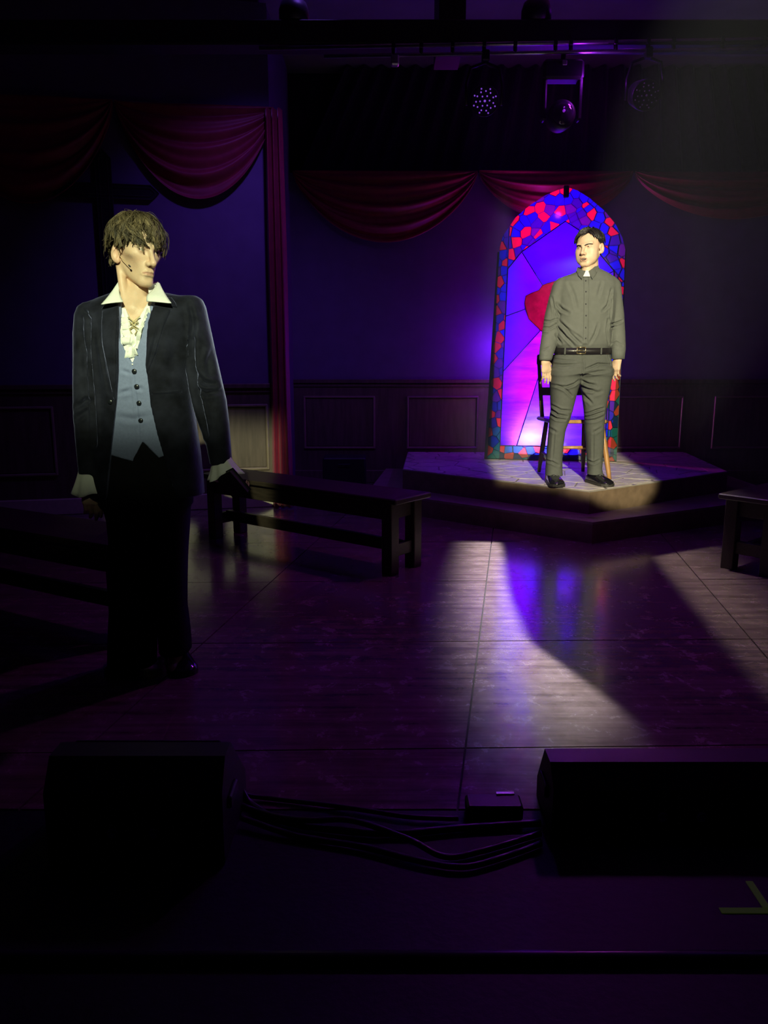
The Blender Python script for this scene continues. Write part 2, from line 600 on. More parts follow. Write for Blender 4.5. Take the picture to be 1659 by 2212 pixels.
def copy_tree(o, parent=None):
    c = o.copy()
    C.objects.link(c)
    if parent is not None:
        c.parent = parent
    for ch in list(o.children):
        copy_tree(ch, c)
    return c


# ------------------------------------------------------------------ setting: floor
WALL_Y = 7.80
FL_ROT = math.radians(5)


def floor_pieces():
    base = MB().box((0.5, 4.95, -0.05), (9.0, 6.1, 0.08)).build('floor', M['gap'])
    struct(base)
    # big sheets of boarding, joints open by a few millimetres
    ex, ey = Vector((math.cos(FL_ROT), math.sin(FL_ROT) * 0.25)), Vector((math.sin(FL_ROT) * 1.9, math.cos(FL_ROT)))
    o = Vector((0.42, 3.232))
    edge = [(-4.0, 1.93), (5.0, 1.93), (5.0, 8.0), (-4.0, 8.0)]
    g = 0.0035
    for j in range(-2, 6):
        for i in range(-4, 5):
            a = o + ex * (i * 1.22) + ey * (j * 0.965)
            q = [a + ex * g + ey * g, a + ex * (1.22 - g) + ey * g, a + ex * (1.22 - g) + ey * (0.965 - g), a + ex * g + ey * (0.965 - g)]
            p = clip_convex([tuple(t) for t in q], edge)
            if len(p) < 3:
                continue
            MB().slab(p, -0.012, 0.0 + rnd.uniform(-0.0006, 0.0004)).build('floor_sheet', M['floor'], base)
    return base


def clip_half(poly, a, b, n):
    """keep the side n.(p-a) >= 0"""
    out = []
    for i in range(len(poly)):
        p, q = poly[i], poly[(i + 1) % len(poly)]
        dp = (p[0] - a[0]) * n[0] + (p[1] - a[1]) * n[1]
        dq = (q[0] - a[0]) * n[0] + (q[1] - a[1]) * n[1]
        if dp >= 0:
            out.append(p)
        if (dp >= 0) != (dq >= 0):
            t = dp / (dp - dq)
            out.append((p[0] + (q[0] - p[0]) * t, p[1] + (q[1] - p[1]) * t))
    return out


def edges_in(poly):
    cx = sum(p[0] for p in poly) / len(poly)
    cy = sum(p[1] for p in poly) / len(poly)
    for i in range(len(poly)):
        a, b = poly[i], poly[(i + 1) % len(poly)]
        n = (b[1] - a[1], a[0] - b[0])
        if (cx - a[0]) * n[0] + (cy - a[1]) * n[1] < 0:
            n = (-n[0], -n[1])
        yield a, b, n


def clip_convex(poly, conv):
    for a, b, n in edges_in(conv):
        poly = clip_half(poly, a, b, n)
        if len(poly) < 3:
            return []
    return poly


def minus_convex(poly, conv):
    """convex pieces of poly outside conv"""
    out, rest = [], poly
    for a, b, n in edges_in(conv):
        o = clip_half(rest, a, b, (-n[0], -n[1]))
        if len(o) >= 3:
            out.append(o)
        rest = clip_half(rest, a, b, n)
        if len(rest) < 3:
            break
    return out


def parea(p):
    return abs(sum(p[i][0] * p[(i + 1) % len(p)][1] - p[(i + 1) % len(p)][0] * p[i][1] for i in range(len(p)))) / 2


def dedup(p, e=1e-4):
    r = []
    for q in p:
        if not r or math.hypot(q[0] - r[-1][0], q[1] - r[-1][1]) > e:
            r.append(q)
    if len(r) > 1 and math.hypot(r[0][0] - r[-1][0], r[0][1] - r[-1][1]) < e:
        r.pop()
    return r


def voronoi(seeds, bound):
    cells = []
    P = np.array(seeds)
    for i, s in enumerate(seeds):
        d = np.hypot(*(P - s).T)
        order = np.argsort(d)[1:26]
        poly = list(bound)
        for j in order:
            t = seeds[j]
            mid = ((s[0] + t[0]) / 2, (s[1] + t[1]) / 2)
            poly = clip_half(poly, mid, None, (s[0] - t[0], s[1] - t[1]))
            if len(poly) < 3:
                break
        cells.append(poly)
    return cells


def shrink(p, g):
    """inset of a convex outline by g, same vertex count"""
    cx = sum(q[0] for q in p) / len(p)
    cy = sum(q[1] for q in p) / len(p)
    r = min(abs((cx - a[0]) * n[0] + (cy - a[1]) * n[1]) / max(1e-9, math.hypot(*n)) for a, b, n in edges_in(p))
    k = max(0.3, 1 - g / max(r, 1e-4))
    return [(cx + (x - cx) * k, cy + (y - cy) * k) for x, y in p]


def seeds_in(x0, x1, y0, y1, dist, tries, r):
    out = []
    for _ in range(tries):
        p = (r.uniform(x0, x1), r.uniform(y0, y1))
        if all((p[0] - q[0]) ** 2 + (p[1] - q[1]) ** 2 > dist * dist for q in out):
            out.append(p)
    return out


floor = floor_pieces()
fd = MB().box((0.5, 1.66, -0.02), (9.0, 0.53, 0.035)).build('floor_black_apron', M['blackfloor'])
struct(fd)
fa = MB().box((0.5, -1.2, -0.06), (9.0, 5.24, 0.08)).build('floor_auditorium', M['blackfloor'])
struct(fa)
nose = MB().tube([(-2.5, 1.40, -0.012), (3.5, 1.40, -0.012)], 0.016, 12).build('trim_apron_nosing', mat('nosing_black', (0.03, 0.03, 0.04), 0.3), None, True)
struct(nose)


# ------------------------------------------------------------------ setting: walls with wainscot
def wall_run(name, p0, p1, ztop, panels, rail_z=(1.005, 1.045), board_z=0.13, pan_z=(0.40, 0.90)):
    """a wall from p0 to p1 (x, y), its room side to the right of the run; panels as distances (a, b) from p0"""
    p0, p1 = Vector(p0), Vector(p1)
    d = (p1 - p0)
    ln = d.length
    ang = math.atan2(d.y, d.x)
    o = MB().box((ln / 2, 0.06, ztop / 2), (ln, 0.12, ztop)).build(name, M['wallpaint'])
    o.location = (p0.x, p0.y, 0)
    o.rotation_euler = (0, 0, ang)
    struct(o)
    MB().box((ln / 2, -0.008, rail_z[0] / 2), (ln, 0.016, rail_z[0])).build('wainscot_board', M['wains'], o)
    rl = MB()
    rl.box((ln / 2, -0.022, (rail_z[0] + rail_z[1]) / 2), (ln, 0.044, rail_z[1] - rail_z[0]), bev=0.006)
    rl.box((ln / 2, -0.018, rail_z[0] - 0.02), (ln, 0.022, 0.03), bev=0.005)
    rl.build('chair_rail', M['wains'], o)
    MB().box((ln / 2, -0.02, board_z / 2), (ln, 0.036, board_z), bev=0.006).build('baseboard', M['basebrd'] if name == 'wall_left' else M['wains'], o)
    for a, b in panels:
        z0, z1 = pan_z
        MB().box(((a + b) / 2, -0.018, (z0 + z1) / 2), (b - a - 0.03, 0.008, z1 - z0 - 0.03), bev=0.003).build('wainscot_panel', M['wains'], o)
        for c, sz in ((((a + b) / 2, z0), (b - a, 0.022)), (((a + b) / 2, z1), (b - a, 0.022)),
                      ((a, (z0 + z1) / 2), (0.022, z1 - z0 + .022)), ((b, (z0 + z1) / 2), (0.022, z1 - z0 + .022))):
            MB().box((c[0], -0.025, c[1]), (sz[0], 0.022, sz[1]), bev=0.006).build('panel_moulding', M['moulding'], o)
    return o


wall_back = wall_run('wall_back', (-0.95, WALL_Y + 0.02), (5.0, WALL_Y + 0.02), 2.985,
                     [(-0.80 + .95, -0.10 + .95), (.24 + .95, .94 + .95), (1.27 + .95, 1.97 + .95), (2.30 + .95, 3.0 + .95), (3.33 + .95, 4.03 + .95)], pan_z=(0.36, 0.87))
# left wall runs forward of the back wall, a little turned towards the audience
LW1 = Vector((-0.90, 6.50))
LDIR = Vector((1.0, 0.21)).normalized()
LW0 = LW1 - LDIR * 4.2
wall_left = wall_run('wall_left', LW0, LW1, 3.9,
                     [(4.2 - .085 - 0.62 - k * 0.84, 4.2 - .085 - k * 0.84) for k in range(4)], rail_z=(1.0, 1.04), pan_z=(0.33, 0.86))
ret = MB().box((0, 0, 1.95), (0.10, 1.30, 3.9)).build('wall_return', M['wallpaint'])
ret.location = (-0.955, 7.20, 0)
struct(ret)
wall_right = MB().box((0, 0, 2.2), (0.12, 9, 4.4)).build('wall_right', M['wallpaint'])
wall_right.location = (5.1, 3.4, 0)
struct(wall_right)
ceil = MB().box((0.5, 3.4, 4.06), (9.4, 10.0, 0.12)).build('ceiling', M['ceiling'])
struct(ceil)
uw = MB().box((2.1, 8.3, 2.2), (7.0, 0.1, 4.4)).build('wall_upstage', M['blackcloth'])
struct(uw)
beam = MB().box((0.9, 5.02, 3.105), (8.2, 0.16, 0.135), bev=0.008).build('trim_ceiling_beam', M['black'])
struct(beam)
j = MB()
jp = at_y(985, 12, 5.1)
j.box((jp.x - 0.02, 5.35, 3.55), (0.16, 0.5, 0.85), ry=0.0)
j.build('strut', M['black'], beam)


# ------------------------------------------------------------------ platform with flagstones
def pt(px, py, z):
    p = at_z(px, py, z)
    return (p.x, p.y)


PL, PU = 0.15, 0.32
low_poly = [(1.41, 5.09), (2.58, 5.728), (3.25, 6.09), (3.30, WALL_Y - .03), (0.02, WALL_Y - .03), (-0.13, 6.395), (0.34, 5.995)]
c_, l_, r_ = pt(1274, 1060, PU), pt(870, 1013, PU), pt(1572, 1018, PU)
up_poly = [c_, r_, (3.05, WALL_Y - .03), (0.24, WALL_Y - .03), l_]
plat = thing('stage_platform', 'two tier stone-topped platform with a corner towards the audience, under the arched window', 'platform', (1.4, 6.3, 0))
po = Vector((1.4, 6.3, 0))
tier = MB().slab(low_poly, 0.0, PL - 0.018).build('lower_tier', M['riser'], plat, off=po)
MB().slab(low_poly, PL - 0.018, PL).build('lower_tread', M['tread'], plat, off=po)
MB().slab(up_poly, PL, PU - 0.012).build('upper_tier', M['riser'], plat, off=po)
MB().slab(up_poly, PU - 0.012, PU - 0.004).build('stone_bed', M['grout'], plat, off=po)
rs = random.Random(3)
sd = seeds_in(0.1, 3.1, 5.3, 7.8, 0.19, 2500, rs)
for cell in voronoi(sd, [(-.2, 5.0), (3.5, 5.0), (3.5, 8.0), (-.2, 8.0)]):
    if len(cell) < 3:
        continue
    p = clip_convex(cell, [(c_[0], c_[1]), r_, (3.05, 7.77), (0.24, 7.77), l_])
    p = dedup(p)
    if len(p) < 3 or parea(p) < 0.0008:
        continue
    q, q2 = shrink(p, 0.005), shrink(p, 0.009)
    top = PU + rs.uniform(-0.001, 0.001)
    mb = MB().loft([[Vector((x, y, PU - 0.004)) for x, y in q], [Vector((x, y, top - 0.002)) for x, y in q],
                    [Vector((x, y, top)) for x, y in q2]], False, True)
    mb.build('stone', M['stone'], plat, off=po)

# ------------------------------------------------------------------ stained-glass arch panel (free-standing)
AL, AR = at_z(1048, 991, PU + .003), at_z(1332, 997, PU + .003)
A_ANG = math.atan2(AR.y - AL.y, AR.x - AL.x)
AX = Vector((math.cos(A_ANG), math.sin(A_ANG), 0))
AN = Vector((math.sin(A_ANG), -math.cos(A_ANG), 0))      # towards the audience


def on_arch(px, py):
    r = ray(px, py)
    o = Vector((0, 0, EYE))
    t = (AL - o).dot(AN) / r.dot(AN)
    p = o + r * t
    return ((p - AL).dot(AX), p.z - PU)


arch = thing('stained_glass_arch', 'tall pointed stained-glass window with a mosaic border and a red chalice, glowing violet', 'stained glass', AL, A_ANG)
outer_px = [(1048, 991), (1054, 900), (1061, 800), (1067, 700), (1072, 600), (1078, 540), (1087, 509), (1114, 470), (1142, 446), (1177, 423), (1205, 411),
            (1226, 405), (1247, 412), (1273, 428), (1306, 456), (1329, 484), (1345, 515), (1352, 545), (1350, 620), (1346, 700), (1341, 800), (1336, 900), (1332, 997)]
outer = [on_arch(*p) for p in outer_px]
inner = [on_arch(*p) for p in ((1080, 963), (1087, 801), (1092, 690), (1097, 582), (1127, 545), (1221, 479), (1252, 499), (1326, 586), (1322, 690), (1315, 801), (1305, 966))]
LIT = ((0.85, .05, .06), (0.045, .05, 0.62), (0.16, .05, 0.60), (0.04, .22, .20), (0.05, .08, 0.30))
TM = [glass_paint('red_tile', (0.45, 0.018, 0.05), 1.0, dif=(.62, .085, .04)), glass_paint('blue_tile', (0.008, 0.012, 0.62), 1.0, dif=(.012, .05, .13)),
      glass_paint('violet_tile', (0.06, 0.006, 0.22), 1.0, dif=(.02, .05, .09)), glass_paint('green_tile', (0.012, 0.03, 0.30), 0.9, dif=(.02, .20, .17)),
      glass_paint('navy_tile', (0.025, 0.006, 0.30), 0.9, dif=(.02, .06, .16))]
JOINT = glass_paint('smoky_joint', (0.02, 0.005, 0.20), 0.9, dif=(.008, .008, .012))
ra = random.Random(11)
W = AR.x - AL.x
sds = seeds_in(-0.15, 1.4, -0.1, 2.8, 0.062, 9000, ra)
tiles = []
for cell in voronoi(sds, [(-.5, -.3), (1.8, -.3), (1.8, 3.1), (-.5, 3.1)]):
    if len(cell) < 3:
        continue
    p = clip_convex(cell, outer)
    if len(p) < 3:
        continue
    for q in minus_convex(p, inner):
        q = dedup(q, 0.002)
        if len(q) >= 3 and parea(q) > 0.00012:
            tiles.append(q)
ra.shuffle(tiles)
tiles.sort(key=lambda q: parea(q) < 0.0005)
grout = MB()
small = MB()
last = 0
reds = []
for k, q in enumerate(tiles):
    s_ = shrink(q, 0.0013)
    n = len(q)
    grout.add([(x, -0.002, z) for x, z in q] + [(x, -0.002, z) for x, z in s_], [(i, (i + 1) % n, n + (i + 1) % n, n + i) for i in range(n)])
    cz = sum(p[1] for p in q) / n
    u = ra.random()
    # reds stand apart, blues and violets between; the green ones only in the lowest courses
    cx_ = sum(p[0] for p in q) / n
    ci = 0 if u < 0.62 and all(math.hypot(cx_ - a, cz - b) > 0.085 for a, b in reds) else (1 if u < 0.74 else (2 if u < 0.88 else 4))
    if cz < 0.75 and ci and ra.random() < 0.45:
        ci = 3
    if ci == 0:
        reds.append((cx_, cz))
    mb = MB()
    a = [Vector((x, -0.006, z)) for x, z in s_]
    b = [Vector((x, 0.002, z)) for x, z in s_]
    mb.loft([b, a], False, True)
    if k < 295:
        mb.build('tile', TM[ci], arch)
    else:
        small.add(mb.v, mb.f)
if small.v:
    so = small.build('small_tiles', TM[1], arch)
    so['kind'] = 'stuff'
grout.build('mosaic_joints', JOINT, arch)

# big panes around the chalice
pane_lines = dict(
    top=[(1127, 545), (1172, 617)], left=[(1092, 684), (1134, 669)], low=[(1087, 803), (1167, 715)], foot=[(1116, 964), (1168, 800)])
cup_px = [(1133, 656), (1136, 640), (1148, 634), (1164, 628), (1172, 617), (1180, 614), (1206, 606), (1232, 612), (1250, 628), (1268, 634), (1278, 640), (1279, 660),
          (1272, 690), (1250, 711), (1232, 722), (1206, 726), (1184, 722), (1167, 715), (1163, 710), (1142, 690)]
cup = [on_arch(*p) for p in cup_px]
cup_c = on_arch(1206, 664)
stem_px = [(1180, 722), (1232, 722), (1226, 760), (1222, 800), (1236, 815), (1178, 815), (1188, 800), (1185, 760)]
PANE = dict(up=glass_paint('violet_blue_pane', (0.024, 0.003, 0.98), 1.0, 0.25, (2, 2, 3), gloss=0.035, opaque=0.10),
            side=glass_paint('violet_pane', (0.060, 0.003, 0.98), 1.0, 0.25, (2, 2, 3), gloss=0.035, opaque=0.12),
            mauve=glass_paint('streaked_mauve_pane', (0.15, 0.03, 0.98), 1.0, 0.45, (2.0, 2.0, 14), gloss=0.05, opaque=0.28),
            foot=glass_paint('streaked_violet_pane', (0.075, 0.05, 0.95), 1.0, 0.45, (2.0, 2.0, 12), gloss=0.05, opaque=0.12))


def pane(px_poly, material, name='pane', y0=-0.004, y1=0.004, g=0.0012):
    p = [on_arch(*q) if isinstance(q, tuple) else q for q in px_poly]
    cx = sum(q[0] for q in p) / len(p)
    cz = sum(q[1] for q in p) / len(p)
    q = []
    for i in range(len(p)):   # inset every corner along its bisector
        a, b, c = Vector(p[i - 1]), Vector(p[i]), Vector(p[(i + 1) % len(p)])
        e1, e2 = (b - a).normalized(), (c - b).normalized()
        n1, n2 = Vector((-e1.y, e1.x)), Vector((-e2.y, e2.x))
        s = (n1 + n2)
        s = s.normalized() if s.length > 1e-6 else n1
        sgn = 1 if sum(p[k][0] * p[(k + 1) % len(p)][1] - p[(k + 1) % len(p)][0] * p[k][1] for k in range(len(p))) > 0 else -1
        q.append(tuple(b + s * g * sgn))
    return MB().loft([[Vector((x, y1, z)) for x, z in q], [Vector((x, y0, z)) for x, z in q]], False, True).build(name, material, arch)   # open at the back, like a shallow tray of acrylic


L_edge = lambda y: 1097 + (1080 - 1097) * (y - 582) / (963 - 582)
pane([(1097, 582), (1127, 545), (1172, 617), (1164, 628), (1148, 634), (1136, 640), (1133, 656), (1134, 669), (1092, 684)], PANE['side'])
pane([(1127, 545), (1221, 479), (1252, 499), (1326, 586), (1250, 628), (1232, 612), (1206, 606), (1180, 614), (1172, 617)], PANE['up'])
pane([(1092, 684), (1134, 669), (1142, 690), (1163, 710), (1167, 715), (1087, 803)], PANE['side'])
pane([(1087, 803), (1167, 715), (1184, 722), (1185, 760), (1178, 815), (1168, 800), (1116, 964), (1080, 963)], PANE['mauve'])
pane([(1168, 800), (1178, 815), (1236, 815), (1244, 800), (1290, 965), (1116, 964)], PANE['foot'])
pane([(1326, 586), (1322, 690), (1268, 690), (1272, 690), (1279, 660), (1278, 640), (1268, 634), (1250, 628)], PANE['side'])
pane([(1322, 690), (1315, 801), (1244, 800), (1236, 815), (1226, 760), (1232, 722), (1250, 711), (1272, 690)], PANE['side'])
pane([(1315, 801), (1305, 966), (1290, 965), (1244, 800)], PANE['mauve'])
pane([(1185, 760), (1184, 722), (1206, 726), (1232, 722), (1226, 760), (1236, 815), (1178, 815)], PANE['mauve'], 'chalice_stem', -0.008, 0.004, 0.001)
RED = glass_paint('red_chalice_glass', (0.10, 0.002, 0.016), 0.9, 0.5, (9, 9, 9), gloss=0.05, opaque=0.45)
pane(cup_px, RED, 'chalice_cup', -0.012, 0.004, -0.002)
rimp = [on_arch(*p) for p in cup_px]
for a, b in (((1127, 545), (1172, 617)), ((1092, 684), (1134, 669)), ((1087, 803), (1167, 715)), ((1116, 964), (1168, 800)), ((1168, 800), (1178, 815)), ((1326, 586), (1250, 628)),
             ((1290, 965), (1244, 800)), ((1322, 690), (1272, 690)), ((1315, 801), (1244, 800)), ((1185, 760), (1178, 815))):
    A, B = on_arch(*a), on_arch(*b)
    MB().tube([(A[0], -0.003, A[1]), (B[0], -0.003, B[1])], 0.0042, 6).build('lead_strip', M['lead'], arch)
il = MB()
il.tube([(x, -0.003, z) for x, z in inner + inner[:1]], 0.0045, 6)
il.build('inner_lead_line', M['lead'], arch)
cl = MB()
cl.tube([(x, -0.008, z) for x, z in rimp + rimp[:1]], 0.0035, 6)
cl.build('chalice_outline', M['lead'], arch)
# opaque timber frame behind the edges and a base rail
fr = MB()
for a, b, t in (((-.012, 0), (0.030, 1.78), 0.048),):
    pass
fw = 0.030
lo = [on_arch(*p) for p in ((1049, 991), (1078, 545))]
ro = [on_arch(*p) for p in ((1331, 997), (1352, 545))]
fr.prism([(lo[0][0] - .014, 0.0), (lo[0][0] + .048, 0.0), (lo[1][0] + 0.004, lo[1][1]), (lo[1][0] - .014, lo[1][1])], 0.004, 0.060)
fr.prism([(ro[0][0] - .070, 0.0), (ro[0][0] + .004, 0.0), (ro[1][0] + .004, lo[1][1]), (ro[1][0] - .004, lo[1][1])], 0.004, 0.060)
fr.prism([(lo[0][0], 0.0), (ro[0][0], 0.0), (ro[0][0], 0.062), (lo[0][0], 0.062)], 0.004, 0.060)
fr.build('rear_frame', M['black'], arch)
cp = on_arch(1223, 416)
MB().box((cp[0], -0.020, cp[1]), (0.046, 0.05, 0.095), bev=0.006).box((cp[0], -0.046, cp[1] + .01), (0.012, 0.01, 0.05), bev=0.003).build('hanging_clamp', M['hinge'], arch)


# ------------------------------------------------------------------ drapery
def swag(name, a, b, depth, y_of, label, folds=5, seed=0, cat='drapery', gather=0.5, mat_=None, top_sag=0.0, thick=0.004):
    """cloth hung between two points; a, b = (x, z) tops, depth = drop at the middle"""
    r = random.Random(seed)
    nu, nv = 61, 56
    ph = [r.uniform(0, 6.28) for _ in range(4)]
    vs = []
    for jv in range(nv):
        v = jv / (nv - 1)
        for iu in range(nu):
            u = iu / (nu - 1)
            s = 4 * u * (1 - u)
            x = a[0] + (b[0] - a[0]) * u
            zt = a[1] + (b[1] - a[1]) * u - top_sag * s
            e = (1 - s)
            drop = depth * v * (s ** 0.75) + 0.03 * v
            # folds run along the catenary; they gather at both ends
            f = math.sin(v * folds * 6.283 + ph[0] + 0.8 * math.sin(u * 3.1 + ph[1])) * (0.35 + 0.65 * v)
            f += 0.4 * math.sin(v * folds * 11.0 + ph[2] + u * 2.2)
            y = y_of(x) - 0.045 - 0.032 * f * (0.5 + 0.5 * s) - 0.05 * math.sin(v * 3.14) * s
            vs.append((x, y, zt - drop + 0.006 * f))
    fs = [(j * nu + i, j * nu + i + 1, (j + 1) * nu + i + 1, (j + 1) * nu + i) for j in range(nv - 1) for i in range(nu - 1)]
    cx, cz = (a[0] + b[0]) / 2, max(a[1], b[1])
    cy = y_of(cx)
    o = mk(name, vs, fs, mat_ or M['redcloth'], None, True, off=(cx, cy, cz))
    o.location = (cx, cy, cz)
    md = o.modifiers.new('thickness', 'SOLIDIFY')
    md.thickness = thick
    return tag(o, label, cat, None)


def tail(name, x, yv, ztop, zbot, width, label, seed=0, pleats=4, mat_=None, amp=0.03, flare=1.0):
    r = random.Random(seed)
    nu, nv = 15 * pleats, 40
    ph = r.uniform(0, 6)
    vs = []
    for jv in range(nv):
        v = jv / (nv - 1)
        wdt = width * (0.82 + (flare - 0.82) * v + (0.03 * math.sin(v * 9 + ph) if width < 1 else 0))
        for iu in range(nu):
            u = iu / (nu - 1)
            xx = x + (u - 0.5) * wdt 
            yy = yv - amp * math.sin(u * pleats * 6.283 + ph) - 0.02
            vs.append((xx, yy, ztop + (zbot - ztop) * v))
    fs = [(j * nu + i, j * nu + i + 1, (j + 1) * nu + i + 1, (j + 1) * nu + i) for j in range(nv - 1) for i in range(nu - 1)]
    o = mk(name, vs, fs, mat_ or M['redcloth'], None, True, off=(x, yv, zbot))
    o.location = (x, yv, zbot)
    md = o.modifiers.new('thickness', 'SOLIDIFY')
    md.thickness = 0.004
    return tag(o, label, 'curtain')


lw_y = lambda x: LW1.y + (x - LW1.x) * 0.21
bw_y = lambda x: WALL_Y


def lwp(px, py):
    """a pixel's point on the left wall"""
    r = ray(px, py)
    o = Vector((0, 0, EYE))
    n = Vector((0.21, -1, 0))
    t = (Vector((LW1.x, LW1.y, 0)) - o).dot(n) / r.dot(n)
    p = o + r * t
    return p.x, p.z


swag('valance_swag', lwp(252, 222), lwp(592, 238), 0.66, lw_y, 'dark red swag over the left wall, nearest the corner curtain', 4, 1)
swag('valance_swag', lwp(-150, 205), lwp(247, 220), 0.72, lw_y, 'dark swag at far left, above the arm of the cross', 4, 2)
ZV = at_y(1000, 372, WALL_Y).z
bx = lambda px: at_y(px, 372, WALL_Y).x
swag('valance_swag', (-0.86, ZV), (bx(1030), ZV), 0.62, bw_y, 'dim swag on the back wall between the corner curtain and the arched window', 4, 3)
swag('valance_swag', (bx(1034), ZV), (bx(1364), ZV), 0.42, bw_y, 'crimson swag directly behind the top of the arched window', 3, 4)
swag('valance_swag', (bx(1369), ZV), (bx(1800), ZV), 0.40, bw_y, 'dark swag on the back wall right of the arched window', 3, 5)
tail('corner_curtain', at_y(603, 700, 6.42).x, 6.40, at_y(590, 236, 6.4).z, 0.012, 0.17, 'narrow floor length red curtain at the corner of the left wall', 6, 3)
tail('upstage_curtain', 2.1, 8.08, 2.9 if False else 4.0, ZV - 0.12, 6.0, 'black pleated curtain hanging above the back wall behind the lamps', 8, 30, M['blackcloth'], 0.05)

# ------------------------------------------------------------------ cross on the left wall
cxp, czp = lwp(227, 414)
cross = thing('wall_cross', 'large dark cross with pointed arms on the left wall behind the man in the jacket', 'cross', (cxp, lw_y(cxp) - 0.003, czp), math.atan2(0.21, 1))


def bar(L0, L1, wd, vert):
    p = [(-wd, L0 + wd * 1.1), (0, L0), (wd, L0 + wd * 1.1), (wd, L1 - wd * 1.1), (0, L1), (-wd, L1 - wd * 1.1)]
    return p if vert else [(z, x) for x, z in p]


hw = 0.057
up, dn, sideL = 0.30, 1.05, 0.40
MB().prism(bar(-dn, up, hw, True), -0.035, 0.0).build('upright', M['cross'], cross)
MB().prism(bar(-sideL, sideL, hw * .9, False), -0.032, 0.0).build('crossbar', M['cross'], cross)
e = MB()
for s_, ins in ((1.0, 0.004), (0.55, 0.035)):
    e.tube([(x, -0.036, z) for x, z in (lambda q: q + q[:1])(bar(-dn + ins, up - ins, hw * s_, True))], 0.0038, 5)
    e.tube([(x, -0.034, z) for x, z in (lambda q: q + q[:1])(bar(-sideL + ins, sideL - ins, hw * .9 * s_, False))], 0.0038, 5)
e.build('raised_edge', M['crossline'], cross)


# ------------------------------------------------------------------ benches
def bench(label, p_near, p_far_end, length=1.72, flip=1, group='dark wooden benches'):
    """local x runs along the bench from the near end; local y is the depth"""
    d = Vector(p_far_end) - Vector(p_near)
    t = thing('bench', label, 'bench', (p_near[0], p_near[1], 0), math.atan2(d.y, d.x), group)
    wd, h, lg = 0.30, 0.455, 0.074
    MB().box((length / 2, 0, h - 0.016), (length + .10, wd + .05, 0.032), bev=0.006).build('seat', M['benchwood'], t)
    for s in (-1, 1):
        MB().box((length / 2, s * (wd / 2 - 0.02), h - 0.082), (length - .04, 0.024, 0.10), bev=0.003).build('apron', M['benchwood'], t)
        for x in (0.0, length):
            MB().box((x + (lg / 2 if x == 0 else -lg / 2), s * (wd / 2 - lg / 2), (h - 0.032) / 2), (lg, lg, h - 0.032), bev=0.004).build('leg', M['benchwood'], t)
    for x in (lg / 2, length - lg / 2):
        MB().box((x, 0, 0.135), (0.035, wd - 2 * lg, 0.075), bev=0.003).build('end_stretcher', M['benchwood'], t)
        MB().box((x, 0, h - 0.082), (0.024, wd - 2 * lg, 0.10), bev=0.003).build('end_apron', M['benchwood'], t)
    MB().box((length / 2, 0, 0.145), (length - lg, 0.035, 0.072), bev=0.003).build('long_stretcher', M['benchwood'], t)
    return t


bench('dark plank bench standing between the jacketed man and the platform', (0.135, 4.40), (-1.12, 5.38), 1.62)
bench('dark bench behind the legs of the man in the jacket', (-1.06, 3.29), (-2.53, 4.11), 1.75)
bench('dark bench with open end frame at the far right, beside the platform', (2.115, 4.36), (3.35, 5.40), 1.62)

# ------------------------------------------------------------------ chair behind the priest
ch = thing('wooden_chair', 'wooden chair with splayed legs standing behind the man in the clerical collar', 'chair', (1.475, 6.08, PU + .006), math.radians(4))


def turned(a, b, r0, r1, r2):
    a, b = Vector(a), Vector(b)
    return MB().tube([a, a.lerp(b, .12), a.lerp(b, .3), a.lerp(b, .55), a.lerp(b, .85), b], [r0, r0 * 1.1, r1, r1, r2 * 1.1, r2], 10)


seat_h = 0.455
MB().box((0, 0, seat_h - 0.014), (0.45, 0.43, 0.030), bev=0.012).build('seat', M['chairshade'], ch)
for sx in (-1, 1):
    turned((sx * 0.245, -0.235, 0), (sx * 0.185, -0.165, seat_h - .03), 0.016, 0.020, 0.017).build('leg', M['chairlit'], ch, True)
    turned((sx * 0.185, 0.215, 0), (sx * 0.155, 0.155, seat_h - .03), 0.014, 0.019, 0.017).build('leg', M['chairshade'], ch, True)
    MB().tube([(sx * 0.185, 0.185, seat_h), (sx * 0.205, 0.205, seat_h + .25), (sx * .215, .245, seat_h + .47)], [0.017, 0.016, 0.013], 10).build('back_post', M['chairshade'], ch, True)
    MB().tube([(sx * .222, -.21, .17), (sx * .172, .195, .17)], 0.010, 8).build('side_stretcher', M['chairshade'], ch, True)
MB().tube([(-.212, -.198, .245), (.212, -.198, .245)], 0.013, 10).build('front_stretcher', M['chairlit'], ch, True)
MB().box((0, -0.222, seat_h - .012), (0.40, 0.014, 0.026), bev=0.005).build('seat_front_edge', M['chairlit'], ch)  # lighter strip paints the spotlit front edge of the seat
MB().box((0, 0.207, seat_h + .20), (0.40, 0.020, 0.065), bev=0.006).build('back_rail', M['chairshade'], ch)
MB().box((0, 0.242, seat_h + .45), (0.46, 0.020, 0.085), bev=0.010).build('top_rail', M['chairshade'], ch)
for x in (-.12, -.06, 0, .06, .12):
    MB().tube([(x, .208, seat_h + .22), (x, .24, seat_h + .42)], 0.007, 8).build('spindle', M['chairshade'], ch, True)

# ------------------------------------------------------------------ rig
RY = 4.95


def rp(px, py, y=RY):
    return at_y(px, py, y)


